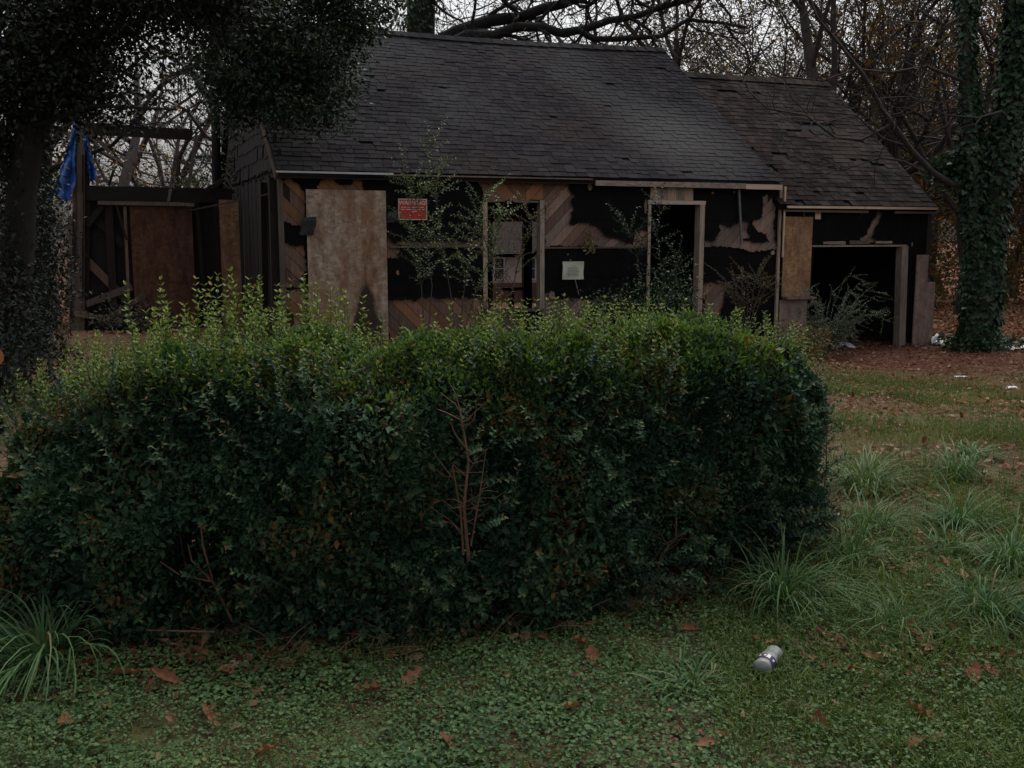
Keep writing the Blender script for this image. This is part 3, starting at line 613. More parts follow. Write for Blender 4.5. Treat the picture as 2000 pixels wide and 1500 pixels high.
tp = tag(empty('blue_tarp'), 'torn blue tarp hanging from the tall weathered post left of the house', 'tarp'); hplace(tp, -2.66, WY - .12, 0)
def tarp(name, top, bl, br, ph):
    U, V_ = np.meshgrid(np.linspace(0, 1, 12), np.linspace(0, 1, 16)); t_ = np.array(top); L_ = np.array(bl); R_ = np.array(br)
    P = t_ * (1 - V_[..., None]) + V_[..., None] * (L_ * (1 - U[..., None]) + R_ * U[..., None])
    P[..., 1] += .07 * V_ * np.sin(U * 11 + ph) + .03 * np.sin(V_ * 13 + U * 6); P[..., 2] += .08 * V_ * np.sin(U * 7 + ph) + RNG.normal(0, .03, U.shape) * (V_ > .9); P[..., 0] += RNG.normal(0, .015, U.shape)
    i_ = (np.arange(15)[:, None] * 12 + np.arange(11)[None]).ravel(); bb = Buf(); bb.add(P.reshape(-1, 3), np.stack([i_, i_ + 1, i_ + 13, i_ + 12], -1)); bb.obj(name, M['tarp'], tp, True)
tarp('tarp_fold', (-.02, 0, 3.58), (-.5, .1, 2.2), (-.12, -.05, 2.28), 0); tarp('tarp_fold', (.1, .02, 3.45), (.12, .08, 2.62), (.28, .02, 2.55), 2)
# ------------------------------------------------------------------ neighbour's house seen through the gutted rooms
nh = tag(empty('neighbour_house', (0.6, 42, -1.4), radians(9)), 'pale sided house with brick base seen through the burnt window opening', 'house')
box('wall', -7, 5, 0, 8, 1.0, 2.25, M['siding'], nh)
b = Buf(); zz = 0.0
while zz < 1.0: b.add(box_v(-7.05, 5.05, -.05, 8.05, zz, zz + .11), BOXF, random.random()); b.add(box_v(-7.02, 5.02, -.02, 8.02, zz + .11, zz + .13), BOXF); zz += .13
b.obj('brick_base', M['brick'], nh)
b = Buf(); b.add([(-7.4, -.5, 2.2), (5.4, -.5, 2.2), (5.4, 4, 4.3), (-7.4, 4, 4.3), (5.4, 8.5, 2.2), (-7.4, 8.5, 2.2)], [(0, 1, 2, 3), (3, 2, 4, 5), (0, 5, 4, 1)]); b.obj('roof', plain('brown roof', (.035, .026, .022), .95, .2, 4, .1), nh)
m, n, bb_ = mat('window glass'); bb_.inputs['Base Color'].default_value = (.05, .06, .065, 1); bb_.inputs['Roughness'].default_value = .08; M['glass'] = m
for x in (-4.6, -2.4, -1.15, .15, 2.4):
    f_ = box('window', x - .24, x + .24, -.07, -.005, 1.15, 2.08, M['plastic'], nh); box('pane', x - .18, x + .18, -.078, -.0705, 1.21, 1.6, M['glass'], f_); box('pane', x - .18, x + .18, -.078, -.0705, 1.64, 2.02, M['glass'], f_)

# ------------------------------------------------------------------ bare trees
def grow(buf, tips, p, d, L, r, lev, maxl, rng, droop=0.0, kink=.25, kids=(3, 5), rmin=.007):
    n_ = 6 if lev < 2 else 4
    pts = [np.array(p, float)]; dd = np.array(d, float); dirs = [dd]
    for k in range(n_):
        dd = dd + rng.normal(0, kink, 3) * (.6 if lev == 0 else 1) + np.array([0, 0, .06 - droop]); dd /= np.linalg.norm(dd); pts.append(pts[-1] + dd * L / n_); dirs.append(dd)
    r1 = max(r * (.45 if lev else .4), rmin * .7); rad = np.linspace(r, r1, n_ + 1)
    if lev == 0: rad[0] *= 1.35
    tube(buf, pts, rad, 8 if r > .08 else 5 if r > .02 else 3, rng.random())
    if lev >= maxl: tips.append(pts[-1]); tips.append(pts[-2]); return
    nk = rng.integers(kids[0], kids[1] + 1) + (2 if lev == 0 else 0)
    for k in range(nk):
        t = rng.uniform(.35 if lev == 0 else .2, 1.0) if k else 1.0
        i = min(int(t * n_), n_ - 1); f = t * n_ - i; q = pts[i] * (1 - f) + pts[i + 1] * f
        ax = rng.normal(size=3); base = dirs[i]; side = np.cross(base, ax); side /= np.linalg.norm(side) + 1e-6
        spread = rng.uniform(.5, 1.1) if k else .25
        nd = base * cos(spread) + side * sin(spread); nd /= np.linalg.norm(nd)
        grow(buf, tips, q, nd, L * rng.uniform(.5, .75), max((rad[i] * (1 - f) + rad[i + 1] * f) * rng.uniform(.45, .7), rmin), lev + 1, maxl, rng, droop, kink, kids, rmin)

def bare_tree(x, y, h, r, seed, label, mat_='bark', maxl=4, leafy=0, lean=(0, 0), droop=0.0, kink=.2, group=None, rmin=.008, kids=(3, 4)):
    rng = np.random.default_rng(seed); z = float(hz(x, y)) - .1
    t = tag(empty('bare_tree', (x, y, z)), label, 'tree', group)
    b = Buf(); tips = []
    grow(b, tips, (0, 0, 0), (lean[0], lean[1], 1), h * .55, r, 0, maxl, rng, droop, kink, kids, rmin)
    b.obj('trunk', M[mat_], t, True)
    if leafy:
        T = np.array(tips); T = T[RNG.integers(0, len(T), leafy)] + RNG.normal(0, .18, (leafy, 3)); lb = Buf()
        leaves(lb, T, rdir(leafy) - [0, 0, .5], rdir(leafy), RNG.uniform(.06, .12, leafy), LEAF2); o = lb.obj('brown_leaves', M['brown_leaf'], t); o['kind'] = 'stuff'
    return t
bare_tree(1.2, 30, 15, .22, 21, 'slender grey bare tree rising behind the middle of the main roof ridge', 'bark_grey', 4, 300, kink=.22)
bare_tree(6.2, 31, 16, .24, 22, 'tall bare tree directly behind where main roof meets garage roof', 'bark', 5, 1500)
bare_tree(9.2, 29, 17, .30, 23, 'thick grey bare trunk rising behind the garage ridge', 'bark_grey', 5, 2200)
bare_tree(11.2, 33, 17, .26, 24, 'bare tree with brown leaves behind right end of garage roof', 'bark', 5, 2600)
bare_tree(14.2, 32, 16, .24, 25, 'bare tree with russet leaves right of the garage, left of the ivy tree', 'bark', 5, 3000)
bare_tree(17.0, 33, 16, .26, 26, 'bare tree at the far right edge behind the ivy covered trunk', 'bark', 4, 2200)
bare_tree(-7.5, 27, 13, .2, 27, 'thin bare tree seen between the beams of the collapsed wing', 'bark_grey', 4, 500)
bare_tree(-4.5, 31, 15, .22, 28, 'bare tree behind the upper beam of the collapsed wing', 'bark', 4, 300)

# large spreading tree behind the ridge with low gnarled limbs
lt_ = tag(empty('spreading_oak', (-2.3, 26, float(hz(-2.3, 26)) - .1)), 'old oak with ivy covered trunk and long gnarled limbs above the roof ridge', 'tree')
b = Buf(); tips = []; rng = np.random.default_rng(31); o_ = np.array([-2.3, 26, lt_.location.z])
tube(b, np.array([(-2.4, 26, -1.5), (-2.3, 26, 3), (-2.25, 26, 6.2), (-2.2, 26, 7.6), (-2.0, 26, 10)]) - o_, [.5, .42, .36, .34, .25], 9)
for pts, r0 in (([(-2.2, 26, 6.0), (-1.3, 26, 6.5), (-.5, 26.1, 6.75), (.3, 26, 6.9), (1.25, 25.8, 7.25), (2.6, 25.8, 7.7), (4.5, 25.8, 8.4)], .2), ([(-2.2, 26, 5.9), (-1.0, 25.6, 6.35), (0.1, 25.5, 6.55), (1.2, 25.4, 6.4), (2.3, 25.5, 6.55), (3.6, 25.5, 6.95), (5.4, 25.4, 7.3)], .15),
                ([(-2.2, 26, 7.2), (-3.2, 26, 8.2), (-4.5, 26, 8.9)], .16), ([(-2.2, 26, 7.5), (-1.0, 26.3, 8.4), (.8, 26.5, 8.9), (3, 26.5, 9.3)], .16), ([(1.2, 25.4, 6.4), (1.9, 25.2, 6.3), (3.0, 25.2, 6.2), (4.2, 25.3, 6.6), (5.6, 25.3, 6.5)], .09)):
    P = np.array(pts); q = np.concatenate([P[:-1] + (P[1:] - P[:-1]) * f for f in (0, .5)]).reshape(2, -1, 3).transpose(1, 0, 2).reshape(-1, 3); q = np.vstack([q, P[-1:]]); q[1:-1] += rng.normal(0, .07, q[1:-1].shape)
    tube(b, q - o_, np.linspace(r0, r0 * .35, len(q)), 7, .6)
    for k in range(11):
        t = rng.uniform(.15, 1) * (len(q) - 1.01); i = int(t); p = q[i] + (q[i + 1] - q[i]) * (t - i); d = norm(rng.normal(size=3) * [.8, .7, .8] + [.5, 0, .35])
        grow(b, tips, p - o_, d, rng.uniform(1.2, 2.4), r0 * .33, 1, 4, rng, 0, .33, (3, 4), .008)
b.obj('trunk', M['bark_dark'], lt_, True)
lb = Buf(); k = 1500; a = RNG.uniform(0, 2 * pi, k); zz = RNG.uniform(3, 9, k); rr = .44 + RNG.uniform(0, .12, k)
leaves(lb, np.stack([rr * np.cos(a), rr * np.sin(a), zz - o_[2]], -1), np.stack([np.cos(a) * .5, np.sin(a) * .5, -np.ones(k)], -1) + RNG.normal(0, .3, (k, 3)), np.stack([np.cos(a), np.sin(a), .4 + 0 * a], -1), RNG.uniform(.07, .12, k), HEART)
o = lb.obj('ivy', M['ivy'], lt_); o['kind'] = 'stuff'
lb = Buf(); T = np.array(tips); k = 900; T = T[RNG.integers(0, len(T), k)] + RNG.normal(0, .15, (k, 3)); leaves(lb, T, rdir(k) - [0, 0, .5], rdir(k), RNG.uniform(.06, .11, k), LEAF2); o = lb.obj('brown_leaves', M['brown_leaf'], lt_); o['kind'] = 'stuff'

# the far wood: one mass
tm = []
for sd in (61, 62, 63):
    bb = Buf(); tp_ = []; grow(bb, tp_, (0, 0, 0), (0, 0, 1), 8, .2, 0, 4, np.random.default_rng(sd), 0, .2, (3, 4), .012); tm.append((np.concatenate(bb.v), bb, np.array(tp_)))
wood_b = Buf(); wl = Buf()
for k in range(88):
    y = RNG.uniform(34, 75); x = RNG.uniform(-.62, .62) * y if k < 56 else RNG.uniform(.2, .6) * y
    if abs(x) < 8 and y < 48 and x < 3: y += 16
    V, bb, tp_ = tm[k % 3]; a = RNG.uniform(0, 2 * pi); s_ = RNG.uniform(.8, 1.35); R_ = np.array([[cos(a), -sin(a), 0], [sin(a), cos(a), 0], [0, 0, 1]]) * s_
    z = float(hz(x, y)); off = wood_b.n; W = V @ R_.T + [x, y, z]
    wood_b.v.append(W.astype(np.float32)); wood_b.c.append(np.concatenate(bb.c)); wood_b.n += len(W)
    for f in bb.t: wood_b.t.append(f + off)
    for f in bb.q: wood_b.q.append(f + off)
    nl = 2200 if x > 5 else 700 if x < -5 else 380
    T = tp_[RNG.integers(0, len(tp_), nl)] @ R_.T + [x, y, z] + RNG.normal(0, .3, (nl, 3)); leaves(wl, T, rdir(nl), rdir(nl), RNG.uniform(.09, .2, nl), LEAF2)
    nu = 420 if x > -5 else 800; U = RNG.normal(0, 1, (nu, 3)) * [1.8, 1.2, 1.5 if x > -5 else 2.4] + [x, y, z + (1.7 if x > -5 else 3.0)]; U = U[U[:, 2] > z]; leaves(wl, U, rdir(len(U)), rdir(len(U)), RNG.uniform(.12, .3, len(U)), LEAF2)
o = wood_b.obj('distant_woods', M['bark']); tag(o, 'leafless grey brown wood filling the background', 'woods', kind='stuff')
o2 = wl.obj('woodland_leaves', M['brown_leaf']); tag(o2, 'brown leaves and undergrowth of the far wood', 'foliage', kind='stuff')

# ------------------------------------------------------------------ ivy tree on the right
iv = tag(empty('ivy_tree', (8.61, 18.7, -.55)), 'tree wrapped in dark green ivy standing right of the garage', 'tree'); o_ = np.array([8.61, 18.7, -.55])
stems = [([(8.61, 18.7, -.6), (8.64, 18.7, 1.2), (8.72, 18.7, 2.3), (8.88, 18.7, 3.5), (8.95, 18.7, 4.8), (8.98, 18.7, 6.0), (9.1, 18.7, 8)], [.34, .28, .25, .22, .21, .2, .15], 9.0, [.46, .42, .40, .38, .34, .32, .3]),
         ([(8.5, 18.6, .8), (8.3, 18.55, 1.6), (8.21, 18.5, 2.2), (8.1, 18.5, 3.04), (8.03, 18.5, 3.93), (7.9, 18.5, 5.6), (7.8, 18.5, 7.5)], [.15, .14, .12, .11, .10, .08, .05], 3.25, [.3, .27, .25, .24, .1, .1, .1]),
         ([(8.75, 18.9, 2.4), (8.45, 19.0, 3.4), (8.28, 19.0, 4.2), (8.12, 19.0, 5.7), (8.0, 19, 7)], [.14, .12, .1, .09, .06], 9.0, [.24, .22, .22, .2, .2])]
b = Buf(); lb = Buf(); tips = []; rng = np.random.default_rng(41)
for pts, rad, ivtop, ivr in stems:
    P = np.array(pts); tube(b, P - o_, rad, 9, .5)
    seg = np.linalg.norm(np.diff(P, axis=0), axis=1); cum = np.concatenate([[0], np.cumsum(seg)]); k = int(1500 * cum[-1] * np.mean(ivr) / .4)
    t = RNG.uniform(0, cum[-1], k); Q = np.stack([np.interp(t, cum, P[:, i]) for i in range(3)], -1); rr = np.interp(t, cum, ivr) * .8 * RNG.uniform(.5, 1.12, k) * (.55 + .95 * noise3(np.stack([Q[:, 0] * 0 + RNG.uniform(0, 1, k), Q[:, 1], Q[:, 2] * 1.5], -1) + 3, .5))
    a = RNG.uniform(0, 2 * pi, k); N_ = np.stack([np.cos(a), np.sin(a), .15 + 0 * a], -1); ok = (Q[:, 2] < ivtop) | (RNG.random(k) < .3); rr = np.maximum(rr, np.interp(t, cum, rad) * 1.03)
    Q = Q + N_ * rr[:, None]; D_ = N_ * .5 + [0, 0, -.9] + RNG.normal(0, .35, (k, 3))
    leaves(lb, Q[ok] - o_, D_[ok], N_[ok] + RNG.normal(0, .3, (ok.sum(), 3)), RNG.uniform(.035, .115, ok.sum()), HEART)
k = 700; Q = np.array([7.8, 18.5, 2.75]) + RNG.normal(0, 1, (k, 3)) * [.16, .12, .16]; leaves(lb, Q - o_, rdir(k) - [0, 0, .5], rdir(k) + [0, -.6, .6], RNG.uniform(.06, .1, k), HEART)
k = 900; a = RNG.uniform(0, 2 * pi, k); rr = RNG.uniform(0, .75, k); Q = np.stack([8.61 + rr * np.cos(a), 18.6 + rr * np.sin(a), -.5 + RNG.uniform(0, .25, k)], -1); leaves(lb, Q - o_, rdir(k), rdir(k) + [0, 0, 1.2], RNG.uniform(.06, .1, k), HEART)
for pts, r0 in (([(8.2, 18.5, 2.45), (7.75, 18.3, 2.5), (7.32, 18.2, 2.66), (6.93, 18.1, 3.09), (6.4, 18.0, 3.69), (5.94, 17.9, 4.31), (5.48, 17.8, 4.79), (5.1, 17.7, 5.17), (4.8, 17.6, 5.7), (4.3, 17.5, 6.6)], .065),
                ([(8.0, 18.5, 4.25), (7.6, 18.2, 4.32), (7.1, 18.1, 4.38), (6.5, 18.0, 4.33), (5.88, 17.9, 4.33), (5.26, 17.8, 4.23), (4.46, 17.6, 4.2), (3.7, 17.4, 4.45)], .035),
                ([(6.6, 18.05, 3.5), (6.0, 17.9, 3.15), (5.5, 17.8, 3.25), (5.0, 17.7, 3.58), (4.3, 17.6, 3.72), (3.9, 17.5, 4.0)], .03),
                ([(7.9, 18.5, 5.4), (7.5, 18.3, 5.15), (7.0, 18.2, 5.35), (6.3, 18, 5.9)], .03), ([(7.3, 18.2, 2.65), (6.8, 18.0, 2.85), (6.3, 17.9, 2.9), (5.7, 17.8, 2.75), (5.2, 17.8, 2.95)], .02),
                ([(6.93, 18.1, 3.09), (6.4, 18.0, 3.25), (5.9, 17.9, 3.55), (5.3, 17.8, 3.5), (4.7, 17.8, 3.95)], .02), ([(8.9, 18.6, 3.6), (8.5, 18.2, 3.75), (8.0, 18.0, 3.55), (7.4, 17.9, 3.6), (6.7, 17.8, 3.95)], .03), ([(8.0, 18.5, 4.0), (7.4, 18.2, 3.85), (6.8, 18.1, 4.0), (6.0, 18.0, 3.9)], .022)):
    q = np.array(pts); q[1:-1] += rng.normal(0, .03, q[1:-1].shape); tube(b, q - o_, np.linspace(r0, .008, len(q)), 6, .7)
    for k in range(9):
        t = rng.uniform(.25, .98) * (len(q) - 1.01); i = int(t); p = q[i] + (q[i + 1] - q[i]) * (t - i); d = norm(norm(q[i + 1] - q[i]) * .9 + rng.normal(size=3) * [.4, .5, .6])
        grow(b, tips, p - o_, d, rng.uniform(.4, 1.2), min(.014, r0 * .5), 3, 4, rng, .02, .28, (2, 4), .0045)
b.obj('trunk', M['bark'], iv, True); o = lb.obj('ivy', M['ivy'], iv); o['kind'] = 'stuff'

# ------------------------------------------------------------------ evergreens
def crown(buf, cen, rad, nclump, per, size, tmpl, cl=.28, up=.2, rng=RNG, shell=.35):
    d = norm(rng.normal(size=(nclump, 3))); r = rng.uniform(shell, 1.0, nclump) ** .6 * np.where(rng.random(nclump) < .12, 1.22, 1.0) * (.78 + .44 * noise3(d * 2.3 + np.asarray(cen), 1.0))
    C = np.asarray(cen) + d * r[:, None] * np.asarray(rad); N_ = nclump * per
    P = np.repeat(C, per, 0) + rng.normal(0, cl, (N_, 3)) * [1, 1, .75]; out = norm(P - np.asarray(cen))
    bright = np.repeat(rng.uniform(-.2, .2, nclump), per)
    leaves(buf, P, out * .6 + rdir(N_) + [0, 0, -.15], rdir(N_) * .7 + [0, 0, .8] + out * .3, rng.uniform(.7, 1.2, N_) * size, tmpl, np.clip(rng.random(N_) + bright, 0, 1))
ho = tag(empty('holly_tree', (-5.6, 19.6, -.3)), 'dense glossy evergreen tree overhanging the left end of the roof', 'tree'); o_ = np.array([-5.6, 19.6, -.3])
b = Buf(); rng = np.random.default_rng(3)
tube(b, np.array([(-5.6, 19.6, -.5), (-5.6, 19.6, 2), (-5.5, 19.4, 4), (-5.35, 19.1, 6), (-5.2, 19, 9)]) - o_, [.1, .09, .08, .07, .05], 7)
for k in range(16):
    z = rng.uniform(3.2, 7); p = np.array([-5.5, 19.35, z + 2.2]); q = np.array([rng.uniform(-4.4, -2.2), rng.uniform(14.9, 15.9), z + rng.uniform(.0, .7)]); tube(b, np.array([p, (p + q) / 2 + [0, 0, .12], q]) - o_, [.04, .028, .012], 4)
b.obj('trunk', M['bark_dark'], ho, True)
lb = Buf()
for cen, rad, nc, per in (((-3.05, 15.0, 4.55), (1.1, .75, .95), 150, 70), ((-2.35, 15.0, 5.0), (.75, .6, .7), 80, 65), ((-3.5, 14.9, 3.85), (.85, .55, .5), 75, 65), ((-2.95, 14.7, 3.45), (.75, .45, .38), 60, 60), ((-3.6, 15.2, 6.2), (1.4, 1.1, 1.1), 120, 45), ((-4.0, 15.2, 4.5), (.6, .6, .95), 90, 65), ((-4.05, 15.2, 3.5), (.35, .4, .4), 28, 50), ((-3.3, 15.0, 5.0), (1.0, .6, .6), 80, 60)):
    crown(lb, np.array(cen) - o_, rad, nc, per, .075, LEAF2, .14)
o = lb.obj('crown', M['holly'], ho); o['kind'] = 'stuff'

def evergreen(name, label, base, trunk_pts, rads, limbs, blobs, size=.09, mt='evergreen'):
    t = tag(empty(name, base), label, 'tree'); o_ = np.array(base, float); b = Buf(); tube(b, np.array(trunk_pts, float) - o_, rads, 8)
    for L_, r0 in limbs: tube(b, np.array(L_, float) - o_, np.linspace(r0, r0 * .3, len(L_)), 5)
    b.obj('trunk', M['bark_dark'], t, True); lb = Buf()
    for cen, rad, nc, per in blobs: crown(lb, np.array(cen) - o_, rad, nc, per, size, LEAF2, .2)
    o = lb.obj('crown', M[mt], t); o['kind'] = 'stuff'; return t
evergreen('evergreen_tree', 'big dark evergreen tree with leaning trunk at the left edge', (-5.5, 11, -.1),
          [(-5.55, 11, -.2), (-5.35, 11, 1), (-5.22, 11, 2), (-5.05, 11, 2.8), (-4.8, 11, 3.45), (-4.4, 11, 4.1), (-4.0, 11, 5.2)], [.2, .17, .15, .14, .12, .1, .07],
          [([(-4.95, 11, 3.0), (-4.6, 10.9, 3.2), (-4.2, 10.8, 3.65), (-3.7, 10.7, 3.75)], .045), ([(-5.1, 11, 2.7), (-4.8, 10.8, 2.75), (-4.3, 10.7, 2.9), (-3.4, 10.6, 2.85)], .04), ([(-4.8, 11, 3.4), (-4.2, 11.1, 3.6), (-3.7, 11.1, 4.0), (-3.1, 11, 3.95)], .04), ([(-5.2, 11, 2.0), (-5.5, 10.9, 2.6), (-5.9, 10.8, 3.1)], .06)],
          [((-5.4, 11.2, 3.6), (1.0, .9, .8), 110, 65), ((-4.7, 11.1, 3.95), (1.0, .8, .45), 110, 65), ((-4.75, 11.0, 3.35), (.5, .5, .45), 44, 60), ((-5.5, 11.0, 2.5), (.35, .4, .5), 34, 55), ((-3.75, 10.9, 4.2), (.9, .6, .45), 55, 60), ((-4.65, 10.9, 3.1), (.45, .5, .3), 30, 55), ((-5.95, 11.1, 2.2), (.6, .7, .8), 60, 60), ((-4.9, 11.2, 5), (1.8, 1.2, .8), 70, 50), ((-3.5, 11, 4.1), (.9, .5, .3), 80, 65), ((-5.0, 10.9, 3.3), (.5, .5, .4), 34, 55), ((-5.6, 10.9, 3.0), (.6, .5, .7), 50, 55), ((-2.95, 11, 3.95), (.35, .4, .35), 20, 50), ((-3.75, 11.2, 3.5), (.65, .4, .5), 22, 48), ((-4.0, 11.2, 2.95), (.35, .3, .2), 8, 40)], .07)
evergreen('evergreen_tree', 'dark evergreen behind the blue tarp and the left wing', (-10.3, 22.5, -.9),
          [(-10.3, 22.5, -1.2), (-10.2, 22.5, 2), (-10.0, 22.5, 5), (-9.8, 22.5, 9)], [.2, .17, .14, .08], [([(-10.0, 22.5, 4.2), (-9.0, 22.3, 5.2), (-7.8, 22.2, 6.1), (-6.9, 22.2, 6.0)], .09), ([(-10, 22.5, 3), (-8.6, 22.4, 3.5), (-7.4, 22.3, 4.6)], .07)],
          [((-11.2, 22.5, 4.5), (1.6, 1, 2.2), 110, 60), ((-9.4, 22.3, 7.3), (1.8, 1, .8), 60, 55), ((-10.7, 22.6, 1.6), (1.4, .8, 1.4), 80, 60), ((-9.2, 22.3, 5.2), (.8, .8, .8), 26, 50)], .1)

# ------------------------------------------------------------------ shrubs and undergrowth
def shrub(name, label, cen, rad, nc, per, size, mt, nst=8, tmpl=LEAF2, cl=.12, stem_mat='bark', group=None):
    x, y = cen[0], cen[1]; z = float(hz(x, y)); t = tag(empty(name, (x, y, z)), label, 'shrub', group); b = Buf()
    for k in range(nst):
        e = np.array([RNG.uniform(-1, 1) * rad[0] * .8, RNG.uniform(-1, 1) * rad[1] * .7, cen[2] - z + RNG.uniform(.0, .8) * rad[2]]); tube(b, [(RNG.uniform(-.08, .08), RNG.uniform(-.08, .08), -.05), e * [.4, .4, .55] + RNG.normal(0, .03, 3), e], [.014, .01, .004], 4)
    b.obj('stem', M[stem_mat], t, True); lb = Buf(); crown(lb, (0, 0, cen[2] - z), rad, nc, per, size, tmpl, cl)
    o = lb.obj('foliage', M[mt], t); o['kind'] = 'stuff'; return t
shrub('evergreen_shrub', 'dark leafy shrub growing in front of the open doorway', (2.35, 15.9, .35), (.66, .4, .72), 100, 50, .055, 'ivy', 14)
shrub('evergreen_shrub', 'low dark shrub under the paper notice', (1.5, 15.6, .2), (.55, .35, .5), 60, 45, .05, 'ivy', 8)
shrub('rusty_shrub', 'small orange leaved bush under the window opening', (-.35, 14.6, .5), (.3, .25, .36), 20, 26, .045, 'rust_shrub', 12)
shrub('evergreen_shrub', 'low shrub at the garage corner behind the hedge end', (4.7, 16.2, -.15), (.4, .3, .35), 30, 40, .05, 'rust_shrub', 8)
shrub('undergrowth_bush', 'dark undergrowth bush left of the tall post', (-7.45, 15.0, .9), (.65, .6, 1.2), 85, 55, .07, 'evergreen', 10)
shrub('undergrowth_bush', 'tall dark bush between the left tree trunk and the weathered post', (-6.35, 13.6, 1.1), (.42, .5, 1.3), 80, 55, .065, 'evergreen', 10)
shrub('undergrowth_bush', 'narrow dark bush just right of the leaning trunk at the left', (-6.75, 14.3, .95), (.35, .4, 1.05), 60, 55, .065, 'evergreen', 8)
shrub('undergrowth_bush', 'ivy like bush wrapping the foot of the leaning trunk', (-5.35, 10.7, .9), (.36, .3, .95), 60, 55, .06, 'evergreen', 8)
shrub('undergrowth_bush', 'dark bush beneath the left wing beams', (-6.3, 17.0, .1), (.7, .4, .45), 36, 50, .06, 'evergreen', 10)
shrub('undergrowth_bush', 'dark bush at the left edge behind the cut log', (-4.8, 9.6, .35), (.8, .6, .6), 60, 55, .06, 'evergreen', 10)
shrub('undergrowth_bush', 'leafy evergreen bush behind the lower beam of the wing', (-6.2, 23, 2.0), (1.6, .8, 1.5), 90, 55, .09, 'holly', 10)
shrub('undergrowth_bush', 'leafy evergreen bush against the shingled gable', (-5.0, 20.2, 2.2), (.7, .6, 1.4), 80, 50, .08, 'holly', 10)

def wand(buf, lbuf, pts, r0, size, gap, lift=.5, mt_t=None, spread=1.0, tmpl=LEAF2, skip=.15):
    P = np.array(pts, float); seg = np.linalg.norm(np.diff(P, axis=0), axis=1); cum = np.concatenate([[0], np.cumsum(seg)])
    tube(buf, P, np.linspace(r0, r0 * .3, len(P)), 4, .5); n_ = max(2, int(cum[-1] / gap)); t = np.linspace(cum[-1] * skip, cum[-1], n_)
    Q = np.stack([np.interp(t, cum, P[:, i]) for i in range(3)], -1); T = norm(np.gradient(Q, axis=0)); a = np.arange(n_) * 1.7 + RNG.uniform(0, 6)
    up = np.array([0, 0, 1.0]); X = norm(np.cross(T, up + [.01, .02, 0])); Y = np.cross(X, T)
    for sgn in (1, -1):
        S_ = (X * np.cos(a)[:, None] + Y * np.sin(a)[:, None]) * sgn
        leaves(lbuf, Q, S_ * spread + T * lift + RNG.normal(0, .15, Q.shape), T + RNG.normal(0, .3, Q.shape) + up * .5, RNG.uniform(.75, 1.15, n_) * size * np.linspace(1, .7, n_), tmpl, mt_t if mt_t is None else np.clip(np.linspace(.2, .9, n_) + RNG.normal(0, .12, n_), 0, 1))
# arching shrub in the garage mouth
gs = tag(empty('arching_shrub', (5.3, 17.2, -.45)), 'arching grey green shrub in front of the open garage', 'shrub'); b = Buf(); lb = Buf()
def arch(e, sz=.042):
    e = np.array(e, float); j_ = RNG.normal(0, .05, (2, 3)); P = np.array([(0, 0, 0), e * [.3, .4, .62] + j_[0], e * [.68, .7, 1.0] + j_[1], e * [1, 1, .97]]); wand(b, lb, P, .005, sz, .034, .55, None, .8)
    for q in range(5):
        u = RNG.uniform(.9, 2.9); m_ = int(u); p = P[m_] + (P[m_ + 1] - P[m_]) * (u - m_); d_ = norm(P[m_ + 1] - P[m_]) * .8 + RNG.normal(0, .5, 3); f_ = p + norm(d_) * RNG.uniform(.12, .34) - [0, 0, .02]
        wand(b, lb, np.array([p, (p + f_) / 2 + RNG.normal(0, .015, 3), f_]), .0025, sz * .9, .032, .55, None, .8, LEAF2, .1)
for k in range(58):
    a = RNG.uniform(-1.1, 1.3); L_ = RNG.uniform(.4, 1.15); arch((sin(a) * L_ * .85, RNG.uniform(-.5, .5), RNG.uniform(.3, 1.15) * L_))
for e in ((.95, -.2, 1.1), (1.15, -.1, .98), (1.08, 0, .62), (.45, -.1, 1.4), (.75, -.2, 1.25), (.6, .1, .9)): arch(e)
b.obj('stem', M['stem'], gs); o = lb.obj('foliage', M['shrub'], gs); o['kind'] = 'stuff'
# straggly saplings before the window wall
def sapling(x, y, label, specs, mt='sapling', size=.07, twigs=6, gap=.035):
    t = tag(empty('sapling', (x, y, 0)), label, 'sapling'); b = Buf(); lb = Buf()
    for P in specs:
        P = np.array(P, float); wand(b, lb, P, .009, size, gap * 1.6, .4, None, 1, LEAF2, .4)
        for k in range(twigs):
            u = RNG.uniform(.35, 1) * (len(P) - 1.01); i = int(u); p = P[i] + (P[i + 1] - P[i]) * (u - i); e = p + np.array([RNG.uniform(-.4, .4), RNG.uniform(-.2, .2), RNG.uniform(.05, .42)]); wand(b, lb, [p, (p + e) / 2 + [0, 0, .03], e], .0045, size * .8, gap, .4, None, 1, LEAF2, .2)
    b.obj('stem', M['bark_grey'], t); o = lb.obj('foliage', M[mt], t); o['kind'] = 'stuff'
sapling(3.75, 16.2, 'shrub with rusty turning leaves right of the doorway', [[(0, 0, 0), (.05 * k, 0, .4), (.11 * k, .05 * k, .75 + .1 * (k % 2)), (.15 * k, 0, .98 - .1 * abs(k))] for k in (-3, -2, -1, 0, 1, 2, 3)], 'rust_shrub', .05, 9)
sapling(-1.2, 14.0, 'thin forked sapling below the red warning sign', [[(0, 0, 0), (-.03, 0, .7), (-.06, 0, 1.1), (-.17, 0, 1.8), (-.15, 0, 2.3)], [(.02, 0, 0), (.1, .05, .9), (.0, 0, 1.7), (-.25, 0, 2.55)]], twigs=22)
sapling(-.75, 14.1, 'tall straggly sapling reaching the eave left of the window opening', [[(0, 0, 0), (-.1, 0, .8), (-.25, 0, 1.7), (-.3, -.1, 2.4), (-.35, -.2, 2.75)], [(0, .05, 0), (.08, .1, .8), (.2, .1, 1.5), (.42, .1, 2.2)], [(0, 0, 0), (.25, 0, .8), (.5, 0, 1.4), (.6, 0, 1.9)]], twigs=28)
